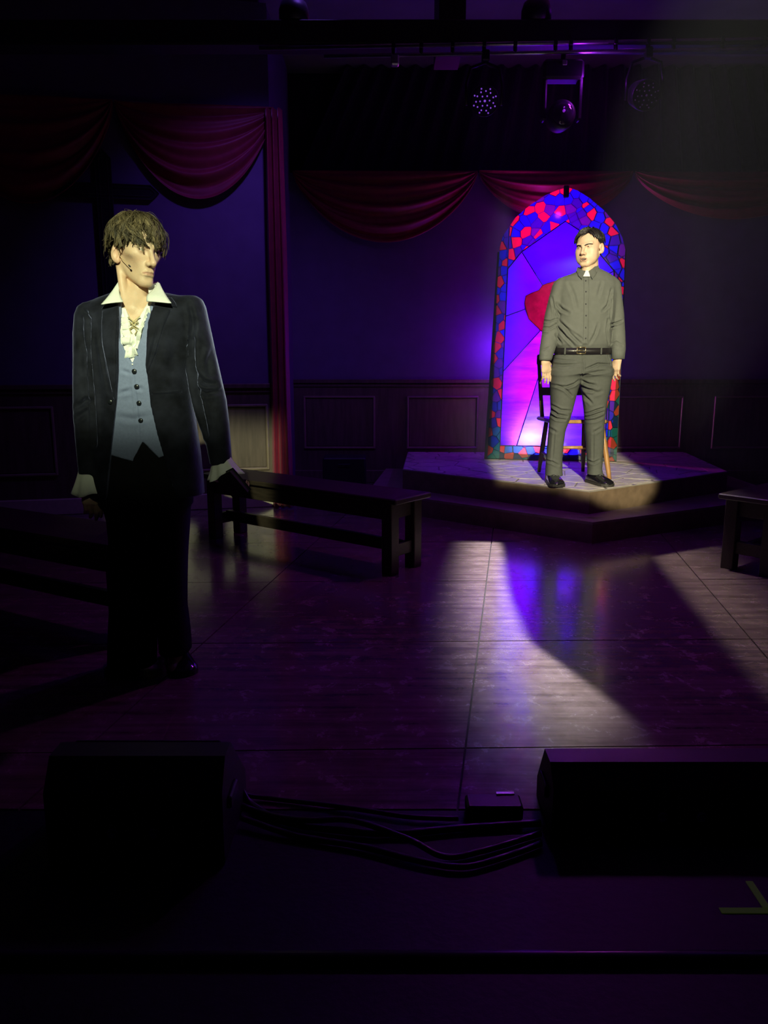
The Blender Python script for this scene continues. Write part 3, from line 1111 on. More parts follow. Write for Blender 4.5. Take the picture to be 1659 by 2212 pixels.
tr = thing('lighting_truss', 'flat two-tube truss hanging under the ceiling beam', 'truss', (1.2, RY, 2.9))
to = Vector((1.2, RY, 2.9))
a1, b1, a2, b2 = rp(560, 104), rp(1800, 82), rp(700, 122), rp(1800, 102)
MB().tube([a1, b1], 0.013, 12).build('upper_tube', M['alu'], tr, True, off=to)
MB().tube([a2, b2], 0.011, 12).build('lower_tube', M['alu'], tr, True, off=to)
for px in (850, 910, 978, 1046, 1113, 1200, 1233, 1330, 1400, 1455, 1560, 1650):
    p, q = rp(px, 104 - (px - 560) * 22 / 1240), rp(px, 122 - (px - 700) * 20 / 1100)
    MB().tube([p, q], 0.012, 8).build('brace', M['blackmetal'], tr, True, off=to)
    MB().box((p.x, RY, p.z), (0.022, 0.034, 0.036), bev=0.004).build('coupler', M['blackmetal'], tr, off=to)
for px in (1066, 1345):
    p = rp(px, 90)
    MB().tube([(p.x, RY, p.z), (p.x, RY, 3.06)], 0.012, 8).build('hanger', M['blackmetal'], tr, True, off=to)


def par_can(px, py, lit, label, tilt=0.35):
    p = rp(px, py)
    t = thing('stage_lamp', label, 'stage lamp', p)
    R = Matrix.Rotation(tilt, 3, 'X')
    r = 0.082
    MB().lathe([(0.055, 0.17), (0.075, 0.15), (r * 1.02, 0.05), (r * 1.04, 0.0), (r * 0.99, -0.010), (r * .93, -0.004)], axis='Y', n=28, R=R).build('housing', M['black'], t, True)
    MB().lathe([(r * .93, 0.0), (r * .93, -0.006)], axis='Y', n=28, R=R).build('face_plate', M['lens'], t)
    for ring, n in ((0.0, 1), (0.028, 6), (0.052, 11), (0.068, 8)):
        for k in range(n):
            a = 6.283 * k / n + ring * 40
            c = R @ Vector((ring * math.cos(a), -0.008, ring * math.sin(a)))
            MB().lathe([(0.0002, -.004), (0.0046 if ring else 0.007, -.002), (0.0046 if ring else 0.007, 0.002)], c, 8, 'Y', R).build('led', M['led_on'] if lit else M['led_off'], t, True)
    y = MB()
    y.tube([(-.105, 0.05, -0.01), (-.108, 0.04, .10), (-.085, 0.03, .19), (0, 0.02, .215), (.085, 0.03, .19), (.108, .04, .10), (.105, .05, -.01)], 0.009, 8)
    y.build('yoke', M['blackmetal'], t, True)
    top = rp(px, 118 - (px - 700) * 20 / 1100)
    MB().tube([(0, 0.02, .21), (0, .01, top.z - p.z)], 0.012, 8).box((0, 0.01, top.z - p.z - .02), (.045, .05, .06), bev=.006).build('hook_clamp', M['blackmetal'], t)
    return t


par_can(1047, 218, True, 'round stage lamp with glowing violet dots, left of the three hanging lamps')
par_can(1396, 206, False, 'unlit round stage lamp with pale dots, nearest the right edge')
p = rp(1213, 248)
mh = thing('stage_lamp', 'moving-head lamp with one round violet lens, lowest of the hanging lamps', 'stage lamp', p)
MB().lathe([(0.05, 0.13), (0.075, 0.10), (0.084, 0.02), (0.080, -0.02), (0.070, -0.03)], axis='Y', n=28).build('head', M['black'], mh, True)
MB().lathe([(0.068, -0.028), (0.060, -0.042), (0.038, -0.054), (0.001, -0.06)], axis='Y', n=28).build('lens', M['lens'], mh, True)
MB().lathe([(0.001, -0.068), (0.008, -0.066), (0.008, -0.058), (.001, -.057)], (0.0, 0, 0.004), axis='Y', n=14).lathe([(0.001, -0.066), (0.004, -0.064), (0.004, -0.05)], (0.001, 0, 0.024), axis='Y', n=10).build('lamp_core', M['led_core'], mh, True)
for s in (-1, 1):
    MB().box((s * .105, 0.03, 0.09), (0.028, 0.07, 0.24), bev=.01).build('arm', M['black'], mh)
MB().box((0, .03, .245), (.24, .11, .11), bev=.015).build('base', M['black'], mh)
MB().box((0, -.028, .275), (.028, .008, .028), bev=.003).build('display', M['alu'], mh)
top = rp(1213, 108)
MB().tube([(0, .02, .29), (0, .01, top.z - p.z)], .014, 8).build('hook_clamp', M['blackmetal'], mh)
for px, py, lab in ((634, 27, 'round black speaker dome on the ceiling beam, left one'), (1160, 18, 'round black speaker dome on the ceiling beam, above the lamps')):
    q = at_y(px, py, 5.0)
    d = MB().lathe([(0.02, 0.07), (0.075, 0.06), (0.088, 0.02), (0.088, -0.05)], (0, 0, 0), 24).build('ceiling_dome', M['black'], None, True)
    d.location = (q.x, 5.02, 3.225)
    tag(d, lab, 'dome')
q = at_y(853, 131, RY)
cl_ = MB().box((0, 0, 0), (.05, .05, .06), bev=.008).tube([(0, 0, .02), (0, 0, .11)], .008, 8).build('safety_clip', M['alu'])
cl_.location = (q.x, RY, q.z)
tag(cl_, 'small metal clip hanging from the left part of the truss', 'clip')


# ------------------------------------------------------------------ foreground
def monitor(label, x0, x1, yb, depth, h, chamfer):
    t = thing('floor_monitor', label, 'loudspeaker', ((x0 + x1) / 2, yb, 0.0))
    wd = (x1 - x0) / 2
    # wedge: low at the audience side, sloped grille towards the stage
    prof = [(-depth / 2, 0.0), (-depth / 2, h * 0.72), (-depth / 2 + .05, h), (-depth / 2 + .12, h), (depth / 2, h * .32), (depth / 2, 0.0)]
    a = [Vector((-wd, y, z)) for y, z in prof]
    b = [Vector((wd, y, z)) for y, z in prof]
    o = MB().loft([a, b], True, True).build('cabinet', M['black'], t)
    n = Vector((0, h * .68, depth - .12)).normalized()
    c = Vector((0, (-depth / 2 + .12 + depth / 2) / 2, h * .66)) + n * .006
    MB().box(c, (2 * wd - .06, math.hypot(depth - .12, h * .68) - .03, .010), rx=-math.atan2(h * .68, depth - .12), bev=.003).build('grille', M['grille'], t)
    for s in (-1, 1):
        MB().box((s * (wd + .004), -depth / 2 + .10, h * .5), (.012, .09, .035), bev=.004).build('side_handle', M['blackmetal'], t)
    MB().box((0, -depth / 2 - .003, h * .35), (.16, .008, .07), bev=.002).build('socket_plate', M['blackmetal'], t)
    for x in (-.05, .05):
        MB().lathe([(.014, 0), (.014, -.008), (.008, -.009), (.008, -.002)], (x, -depth / 2 - .007, h * .35), 14, 'Y').build('socket', M['alu'], t, True)
    return t


r0 = at_z(1174, 1760, 0)
monitor('low black floor monitor with a sloped top edge at the bottom right', r0.x, r0.x + 0.66, 1.90, 0.20, 0.185, 0)
monitor('black floor monitor at the bottom left, in front of the jacketed man', at_z(178, 1760, 0).x, at_z(520, 1760, 0).x, 1.84, 0.30, 0.262, 0)


def cable(pts, r, label):
    P = [Vector(p) for p in pts]
    out = []
    for i in range(len(P) - 1):
        p0, p1, p2, p3 = P[max(i - 1, 0)], P[i], P[i + 1], P[min(i + 2, len(P) - 1)]
        for k in range(8):
            t = k / 8
            out.append(0.5 * ((2 * p1) + (p2 - p0) * t + (2 * p0 - 5 * p1 + 4 * p2 - p3) * t * t + (3 * p1 - p0 - 3 * p2 + p3) * t ** 3))
    out.append(P[-1])
    o = MB().tube(out, r, 8).build('cable', M['cable'], None, True, off=P[0])
    o.location = P[0]
    return tag(o, label, 'cable', 'cables along the stage edge')


def fz(px, py, z=0.010):
    p = at_z(px, py, z)
    return (p.x, p.y, z)


cable([fz(516, 1700, .05), fz(540, 1735), fz(600, 1770), fz(700, 1790), fz(850, 1800), fz(1000, 1788), fz(1168, 1778)], .010, 'thick black cable curving from the left monitor to the right monitor')
cable([fz(520, 1715, .03), fz(560, 1722), fz(700, 1738), fz(800, 1752), fz(880, 1764), fz(960, 1768), fz(990, 1768)], .007, 'thin black cable nearest the wooden boards')
cable([fz(522, 1740, .02), fz(580, 1760, .012), fz(660, 1772, .03), fz(760, 1772, .036), fz(880, 1812, .03), fz(960, 1850), fz(1040, 1838), fz(1168, 1800)], .008, 'black cable that sags forward in a loop near the middle')
cable([fz(525, 1768, .02), fz(640, 1805), fz(780, 1828), fz(900, 1858), fz(1000, 1872), fz(1090, 1850), fz(1168, 1822)], .008, 'black cable nearest the audience, sagging lowest in the middle')
cb = at_z(1066, 1760, 0)
bxo = thing('cable_box', 'small black connector box with a shiny edge beside the right monitor', 'connector box', (cb.x, cb.y, 0))
MB().box((0, 0, .022), (.15, .07, .044), bev=.006).build('case', M['black'], bxo)
MB().box((.035, .03, .046), (.05, .012, .004), bev=.001).build('metal_strip', M['alu'], bxo)
MB().box((-.05, -.037, .022), (.03, .006, .02), bev=.002).build('socket', M['blackmetal'], bxo)
tp = MB()
A, B, D = at_z(1556, 1966, .0), at_z(1662, 1966, .0), at_z(1618, 1903, .0)
for a, b in ((A, at_z(1668, 1966, 0)), (at_z(1660, 1966, 0), D)):
    d = Vector((b.x - a.x, b.y - a.y)).normalized() if True else None
    n = Vector((-d.y, d.x)) * .0085
    tp.slab([(a.x - n.x, a.y - n.y), (b.x - n.x, b.y - n.y), (b.x + n.x, b.y + n.y), (a.x + n.x, a.y + n.y)], -0.002, 0.0)
tpo = tp.build('tape_mark', M['tape'], None, False, off=(A.x, A.y, 0))
tpo.location = (A.x, A.y, 0)
tag(tpo, 'faint green corner of glow tape on the black floor', 'tape mark')
bb = at_y(745, 1010, 7.25)
blk = thing('black_case', 'low black case on the floor between the long bench and the back wall', 'case', (bb.x, 7.25, 0))
MB().box((0, 0, .17), (.40, .30, .34), bev=.012).build('body', M['black'], blk)
MB().box((0, -.153, .27), (.12, .012, .03), bev=.004).build('handle', M['blackmetal'], blk)


# ------------------------------------------------------------------ figure modelling: signed-distance fields on rectilinear grids
def axis(*segs):
    """axis((a, b, step), (b, c, step), ...)"""
    out = []
    for a, b, st in segs:
        n = max(1, int(round((b - a) / st)))
        out += list(np.linspace(a, b, n, endpoint=False))
    out.append(segs[-1][1])
    return np.array(out, dtype=np.float32)


def smin(a, b, k):
    if k <= 0:
        return np.minimum(a, b)
    h = np.maximum(k - np.abs(a - b), 0) / k
    return np.minimum(a, b) - h * h * k * 0.25


def smax(a, b, k):
    return -smin(-a, -b, k)


def ell(x, y, z, rx, ry, rz):
    k0 = np.sqrt((x / rx) ** 2 + (y / ry) ** 2 + (z / rz) ** 2)
    k1 = np.sqrt((x / rx ** 2) ** 2 + (y / ry ** 2) ** 2 + (z / rz ** 2) ** 2) + 1e-9
    return k0 * (k0 - 1) / k1


def cap(x, y, z, a, b, ra, rb):
    dx, dy, dz = b[0] - a[0], b[1] - a[1], b[2] - a[2]
    l2 = dx * dx + dy * dy + dz * dz
    t = np.clip(((x - a[0]) * dx + (y - a[1]) * dy + (z - a[2]) * dz) / l2, 0, 1)
    return np.sqrt((x - a[0] - t * dx) ** 2 + (y - a[1] - t * dy) ** 2 + (z - a[2] - t * dz) ** 2) - (ra + (rb - ra) * t)


class Field:
    def __init__(s, xs, ys, zs):
        s.ax = (xs, ys, zs)
        s.f = np.full((len(xs), len(ys), len(zs)), 0.5, np.float32)

    def region(s, lo, hi):
        sl = []
        for a, l, h in zip(s.ax, lo, hi):
            i, j = np.searchsorted(a, l), np.searchsorted(a, h)
            sl.append(slice(max(0, i - 1), min(len(a), j + 1)))
        x, y, z = (a[q] for a, q in zip(s.ax, sl))
        return tuple(sl), x[:, None, None], y[None, :, None], z[None, None, :]

    def put(s, lo, hi, fn, k=0.0, sub=False):
        sl, x, y, z = s.region(lo, hi)
        d = fn(x, y, z).astype(np.float32)
        s.f[sl] = smax(s.f[sl], -d, k) if sub else smin(s.f[sl], d, k)

    def capsule(s, a, b, ra, rb, k=0.0, fy=1.0):
        m = max(ra, rb) + k + 0.02
        lo = [min(p, q) - m for p, q in zip(a, b)]
        hi = [max(p, q) + m for p, q in zip(a, b)]
        s.put(lo, hi, lambda x, y, z: cap(x, y, z, a, b, ra, rb), k)

    def ellipsoid(s, c, r, k=0.0):
        m = k + 0.02
        s.put([a - b - m for a, b in zip(c, r)], [a + b + m for a, b in zip(c, r)],
              lambda x, y, z: ell(x - c[0], y - c[1], z - c[2], *r), k)

    def column(s, rows, k=0.0, n=2.4, grow=0.0):
        """rows: (z, x0, x1, half-depth, y-centre); an upright form with super-elliptic sections"""
        rows = sorted(rows)
        Z = np.array([r[0] for r in rows])
        q = [np.array([f(r) for r in rows]) for f in (lambda r: (r[1] + r[2]) / 2, lambda r: (r[2] - r[1]) / 2 + grow, lambda r: r[3] + grow, lambda r: r[4])]
        z0, z1 = Z[0], Z[-1]
        m = 0.05 + k
        lo = (min(r[1] for r in rows) - m - grow, min(r[4] - r[3] for r in rows) - m - grow, z0 - m)
        hi = (max(r[2] for r in rows) + m + grow, max(r[4] + r[3] for r in rows) + m + grow, z1 + m)

        def fn(x, y, z):
            zz = np.clip(z, z0, z1)
            zf = zz.ravel()
            cx, w, d, cy = (np.interp(zf, Z, v).reshape(zz.shape) for v in q)
            w, d = np.maximum(w, .006), np.maximum(d, .006)
            u = np.abs((x - cx) / w) ** n + np.abs((y - cy) / d) ** n
            r = (u ** (1 / n) - 1) * np.minimum(w, d)
            ez = np.abs(z - (z0 + z1) / 2) - (z1 - z0) / 2 - min(0.0, grow) * .8
            return np.maximum(r, ez) + 0 * x
        s.put(lo, hi, fn, k)

    def mesh(s):
        return surface_nets(s.f, *s.ax)


def surface_nets(f, xs, ys, zs):
    S_ = f < 0
    c = S_[:-1, :-1, :-1].astype(np.int8)
    for i in (0, 1):
        for j in (0, 1):
            for k in (0, 1):
                if i + j + k:
                    c = c + S_[i:f.shape[0] - 1 + i, j:f.shape[1] - 1 + j, k:f.shape[2] - 1 + k]
    act = (c > 0) & (c < 8)
    I = np.argwhere(act)
    vid = np.full(act.shape, -1, np.int32)
    vid[act] = np.arange(len(I))
    ii, jj, kk = I.T
    acc = np.zeros((len(I), 3))
    cnt = np.zeros(len(I))
    ax = (xs.astype(float), ys.astype(float), zs.astype(float))
    corners = [(i, j, k) for i in (0, 1) for j in (0, 1) for k in (0, 1)]
    for a in corners:
        for d in range(3):
            if a[d]:
                continue
            b = list(a)
            b[d] = 1
            fa = f[ii + a[0], jj + a[1], kk + a[2]].astype(float)
            fb = f[ii + b[0], jj + b[1], kk + b[2]].astype(float)
            m = (fa < 0) != (fb < 0)
            t = np.zeros_like(fa)
            t[m] = fa[m] / (fa[m] - fb[m])
            pa = np.stack([ax[0][ii + a[0]], ax[1][jj + a[1]], ax[2][kk + a[2]]], 1)
            pb = np.stack([ax[0][ii + b[0]], ax[1][jj + b[1]], ax[2][kk + b[2]]], 1)
            acc[m] += (pa + (pb - pa) * t[:, None])[m]
            cnt[m] += 1
    V = acc / np.maximum(cnt, 1)[:, None]
    F = []
    for d in range(3):
        e1, e2 = [q for q in range(3) if q != d]
        n = f.shape
        lo = [slice(None)] * 3
        hi = [slice(None)] * 3
        lo[d], hi[d] = slice(0, n[d] - 1), slice(1, n[d])
        for e in (e1, e2):
            lo[e] = hi[e] = slice(1, n[e] - 1)
        A, B = S_[tuple(lo)], S_[tuple(hi)]
        E_ = np.argwhere(A != B)
        if not len(E_):
            continue
        fl = A[tuple(E_.T)]
        P = E_.copy()
        P[:, e1] += 1
        P[:, e2] += 1

        def vv(o1, o2):
            q = P.copy()
            q[:, e1] += o1
            q[:, e2] += o2
            return vid[q[:, 0], q[:, 1], q[:, 2]]
        quad = np.stack([vv(-1, -1), vv(0, -1), vv(0, 0), vv(-1, 0)], 1)
        if d == 1:
            fl = ~fl
        quad[~fl] = quad[~fl][:, ::-1]
        F.append(quad)
    return V, np.concatenate(F)


def np_mesh(name, V, F, m, parent=None, relax=0, colors=None):
    if relax:
        e = np.concatenate([F[:, [0, 1]], F[:, [1, 2]], F[:, [2, 3]], F[:, [3, 0]]])
        for _ in range(relax):
            acc = np.zeros_like(V)
            cn = np.zeros(len(V))
            for a, b in ((0, 1), (1, 0)):
                for c in range(3):
                    acc[:, c] += np.bincount(e[:, a], V[e[:, b], c], len(V))
                cn += np.bincount(e[:, a], minlength=len(V))
            V = 0.5 * V + 0.5 * acc / np.maximum(cn, 1)[:, None]
    me = bpy.data.meshes.new(name)
    me.vertices.add(len(V))
    me.vertices.foreach_set('co', np.asarray(V, np.float32).ravel())
    me.loops.add(F.size)
    me.loops.foreach_set('vertex_index', F.astype(np.int32).ravel())
    me.polygons.add(len(F))
    me.polygons.foreach_set('loop_start', np.arange(0, F.size, F.shape[1], dtype=np.int32))
    me.update(calc_edges=True)
    me.validate()
    if colors is not None:
        at = me.color_attributes.new('tint', 'FLOAT_COLOR', 'POINT')
        at.data.foreach_set('color', np.concatenate([colors, np.ones((len(colors), 1))], 1).astype(np.float32).ravel())
    return mk_me(name, me, m, parent, True, fix=False)


def normals(V, F):
    n = np.cross(V[F[:, 2]] - V[F[:, 0]], V[F[:, 3]] - V[F[:, 1]])
    N = np.zeros_like(V)
    for c in range(4):
        for d in range(3):
            N[:, d] += np.bincount(F[:, c], n[:, d], len(V))
    return N / (np.linalg.norm(N, axis=1)[:, None] + 1e-12)


def crease(V, F, lines, front=True):
    """press folds into cloth: lines = (points in x, z), width, depth; a soft ridge rises on either side"""
    N = normals(V, F)
    D = np.zeros(len(V))
    for pts, wd, dp in lines:
        best = np.full(len(V), 9.0)
        tt = np.zeros(len(V))
        n = len(pts) - 1
        for i in range(n):
            a, b = np.array(pts[i]), np.array(pts[i + 1])
            d = b - a
            q = V[:, [0, 2]] - a
            t = np.clip((q @ d) / (d @ d), 0, 1)
            r = np.linalg.norm(q - t[:, None] * d, axis=1)
            m = r < best
            best[m] = r[m]
            tt[m] = (i + t[m]) / n
        env = np.sqrt(np.clip(np.sin(np.pi * np.clip(tt, 0.04, 0.96)), 0, 1))
        u = best / wd
        D += env * dp * (-np.exp(-u * u * 1.6) + 0.55 * np.exp(-(u - 1.7) ** 2 * 1.4))
    if front:
        D *= np.clip(-N[:, 1] * 2.2 + 0.25, 0, 1)
    return V + N * D[:, None]


def ripple(V, F, amp, fx, fz, seed=0, mask=None):
    r = np.random.RandomState(seed)
    N = normals(V, F)
    D = np.zeros(len(V))
    for _ in range(7):
        k = np.array([r.uniform(-fx, fx), r.uniform(-fx, fx), r.uniform(-fz, fz)])
        D += np.sin(V @ k + r.uniform(0, 6.28))
    D *= amp / 3.0
    if mask is not None:
        D *= mask(V)
    return V + N * D[:, None]


class Cloth:
    def __init__(s, V, F):
        s.bvh = BVHTree.FromPolygons([tuple(v) for v in V], [tuple(map(int, f)) for f in F])

    def front(s, x, z, y0=-1.0):
        h = s.bvh.ray_cast(Vector((x, y0, z)), Vector((0, 1, 0)))
        return h[0].y if h[0] is not None else None

    def normal(s, x, z):
        h = s.bvh.ray_cast(Vector((x, -1.0, z)), Vector((0, 1, 0)))
        return h[1] if h[0] is not None else Vector((0, -1, 0))


def patch_mesh(cloth, left, right, off, thick, nz=24, nx=10, edge=0.0, fallback=-0.1):
    """a flap of cloth lying on another garment, between two outlines given top to bottom in (x, z)"""
    def along(pl, t):
        d = [0]
        for a, b in zip(pl, pl[1:]):
            d.append(d[-1] + math.hypot(b[0] - a[0], b[1] - a[1]))
        s = t * d[-1]
        for i in range(len(pl) - 1):
            if s <= d[i + 1] or i == len(pl) - 2:
                u = (s - d[i]) / max(1e-9, d[i + 1] - d[i])
                return (pl[i][0] + (pl[i + 1][0] - pl[i][0]) * u, pl[i][1] + (pl[i + 1][1] - pl[i][1]) * u)
    fr, bk = [], []
    lasty = fallback
    for i in range(nz + 1):
        a, b = along(left, i / nz), along(right, i / nz)
        for k in range(nx + 1):
            u = k / nx
            x, z = a[0] + (b[0] - a[0]) * u, a[1] + (b[1] - a[1]) * u
            y = cloth.front(x, z)
            if y is None:
                y = lasty
            lasty = y
            e = min(1.0, 4 * min(u, 1 - u) + 0.35, 4 * min(i, nz - i) / nz * 2 + 0.35)
            fr.append((x, y - off - thick * e, z))
            bk.append((x, y - off + 0.004, z))
    n = nx + 1
    fs = []
    for i in range(nz):
        for k in range(nx):
            a = i * n + k
            fs.append((a, a + 1, a + n + 1, a + n))
    m = len(fr)
    fs += [tuple(q + m for q in reversed(f)) for f in fs]
    rim = list(range(n)) + [i * n + nx for i in range(1, nz + 1)] + [nz * n + k for k in range(nx - 1, -1, -1)] + [i * n for i in range(nz - 1, 0, -1)]
    for i in range(len(rim)):
        a, b = rim[i], rim[(i + 1) % len(rim)]
        fs.append((b, a, a + m, b + m))
    return fr + bk, fs


def head_sdf(x, y, z, p):
    """a head in its own frame: face towards -y, ears at +-x, origin between the ears"""
    ws = p.get('w', 1.0)
    ax = np.abs(x) / ws
    xs = x / ws
    d = ell(xs, y - .018, z - .040, .075, .095, .086)
    d = smin(d, ell(xs, y + .026, z + .020, .0655, .064, .086), .03)
    jw = p.get('jaw', 1.0)
    d = smin(d, cap(ax, y, z, (.047 * jw, .010, -.050), (.018 * jw, -.064, -.100), .0175, .016), .03)      # jaw
    d = smin(d, ell(xs, y + .074, z + .102, .019 * p.get('chin', 1), .016, .015), .022)           # chin
    d = smin(d, ell(ax - .045, y + .056 - p.get('cheek', 0), z + .017, .020, .020, .014), .028)
    if p.get('full'):
        d = smin(d, ell(ax - .040, y + .046, z + .058, .022, .026, .030), .035)                       # cheekbone
    d = smin(d, ell(xs, y + .066, z + .062, .029, .026, .027), .022)                              # muzzle
    if p.get('gaunt'):
        d = smax(d, -ell(ax - .070, y + .050, z + .060, .016, .030, .026), .04)
    d = smax(d, -ell(ax - .031, y + .101, z - .005, .0215, .0175, .0125), .016)                   # socket
    bz = p.get('brow', 0.0)
    d = smin(d, cap(ax, y, z, (.010, -.0865, .0235 - bz), (.046, -.066, .027), .0085, .0075), .014)
    d = smin(d, cap(xs, y, z, (0, -.083, .018), (0, -.1125, -.033), .0070, .0100), .013)          # nose
    d = smin(d, ell(xs, y + .1125, z + .0355, .0105, .0105, .0095), .008)
    d = smin(d, ell(ax - .0125, y + .0975, z + .0395, .0075, .0110, .0085), .007)
    d = smax(d, -ell(ax - .0062, y + .1055, z + .0485, .0040, .0065, .0040), .003)
    mo = p.get('mouth', 0.0)                                                                      # mouth opening
    u0, l0 = -.0655, -.0775 - mo
    lp = p.get('lips', 1.0)
    d = smin(d, cap(ax, y, z, (0, -.0965, u0), (.012, -.0925, u0), .0044 * lp, .0042 * lp), .007)
    d = smin(d, cap(ax, y, z, (.012, -.0925, u0), (.024, -.0815, -.0715 - mo * .5 - p.get('frown', 0)), .0042, .002), .006)
    d = smin(d, cap(ax, y, z, (0, -.0940, l0), (.012, -.0900, l0 + .001), .0056 * lp, .0048 * lp), .007)
    d = smin(d, cap(ax, y, z, (.012, -.0900, l0 + .001), (.023, -.0815, -.0725 - mo * .5 - p.get('frown', 0)), .0048, .002), .006)
    if mo > 0:
        d = smax(d, -ell(xs, y + .100, z - (u0 + l0) / 2 - .0005, .0175, .022, .0022 + mo * .62), .003)
    else:
        d = smax(d, -cap(ax, y, z, (0, -.1015, -.0712), (.013, -.0965, -.0706), .0019, .0019), .0025)
        d = smax(d, -cap(ax, y, z, (.013, -.0965, -.0706), (.026, -.0850, -.0730 - p.get('frown', 0)), .0019, .0014), .0025)
    d = smax(d, -ell(xs, y + .0985, z - l0 + .0125, .018, .0075, .0055), .010)                    # crease under the lip
    # lids around the eyeball
    ex, ey, ez = .0310, -.0715, .005
    d = smin(d, np.sqrt((ax - ex) ** 2 + (y - ey) ** 2 + (z - ez) ** 2) - .0142, .005)
    op = p.get('eye', 1.0)
    d = smax(d, -ell(ax - ex, y + .0890, z - ez + .0006 - .12 * (ax - ex), .0128, .0130, .0040 * op), .0022)
    # ears
    ef = p.get('ear_flare', .45)
    ca, sa = math.cos(ef), math.sin(ef)
    es = p.get('ear', 1.0)
    u, v = (ax - .0765) / es, (y - .012) / es
    uu, vv = u * ca - v * sa, u * sa + v * ca
    zz = (z + .006 + p.get('ear_drop', 0)) / es
    ear = ell(uu - .004, vv - .004, zz + .12 * vv, .0062, .0185, .0325)
    ear = smin(ear, ell(uu - .002, vv + .004, zz + .027, .0065, .0105, .0105), .008)
    ear = smax(ear, -ell(uu - .0125, vv + .001, zz + .003, .0085, .0108, .0190), .003)
    ear = smax(ear, -ell(uu - .0115, vv - .004, zz - .017, .0040, .0080, .0085), .003)
    d = smin(d, ear * es, .007)
    return d


def head_tint(x, y, z, p, base, n, root=None, hair=(.02, .015, .012)):
    """skin colours fixed to the head: redder lips, cheeks, ears and lids"""
    T = np.tile(np.array(base), (len(x), 1))
    ax = np.abs(x) / p.get('w', 1.0)
    mo = p.get('mouth', 0.0)

    def mix(m, c):
        nonlocal T
        m = np.clip(m, 0, 1)[:, None]
        T = T * (1 - m) + np.array(c) * m
    lip_z = (z + .0712 + mo * .5)
    lip = (np.abs(lip_z) < (.0085 * p.get('lips', 1) + mo * .55) * np.sqrt(np.clip(1 - (ax / .0255) ** 2, 0, 1))) & (y < -.072)
    mix(lip * .62, p.get('lip', (.46, .20, .16)))
    if mo > 0:
        dark = (np.abs(lip_z + .0005) < .0015 + mo * .45) & (ax < .016) & (y > -.090) & (y < -.05)
        mix(dark * 1.0, (.05, .012, .012))
    mix(np.exp(-((ax - .042) / .018) ** 2 - ((z + .030) / .022) ** 2) * (y < -.02) * .16, (.62, .28, .20))
    mix(np.exp(-((ax - .080) / .012) ** 2) * (y > -.03) * (y < .06) * .35, (.70, .33, .24))
    mix(np.exp(-((ax - .031) / .017) ** 2 - ((z - .004) / .010) ** 2) * (y < -.05) * p.get('socket', .35), (.36, .19, .15))
    if root is not None:
        q = np.stack([x / (.0765 * p.get('w', 1)), (y - .018) / .0965, (z - .040) / .0875], 1)
        q /= np.linalg.norm(q, axis=1)[:, None]
        ok = np.array([root(tuple(v), None) for v in q], float)
        ok *= (np.abs(x) < .074 * p.get('w', 1))
        mix(ok, hair)
    mix(np.exp(-(ax / .014) ** 2 - ((z + .036) / .014) ** 2) * (y < -.09) * .18, (.68, .32, .24))
    return T


class Figure:
    """collects the frame of one person: pixel rows of the photograph become metres at the person's own distance"""
    def __init__(s, cx, y, z0):
        s.y, s.z0 = y, z0
        s.x0 = cx

    def P(s, px, py, dy=0.0):
        p = at_y(px, py, s.y + dy)
        return (p.x - s.x0, dy, p.z - s.z0)

    def xz(s, px, py, dy=0.0):
        p = s.P(px, py, dy)
        return (p[0], p[2])

    def rows(s, rr):
        out = []
        for r in rr:
            yy, xl, xr, dp = r[:4]
            cy = r[4] if len(r) > 4 else 0.0
            a, b = s.P(xl, yy, cy), s.P(xr, yy, cy)
            out.append((a[2], a[0], b[0], dp, cy))
        return out

    def lines(s, ll):
        return [([s.xz(*q, dy=-0.1) for q in pts], wd, dp * 1.3) for pts, wd, dp in ll]


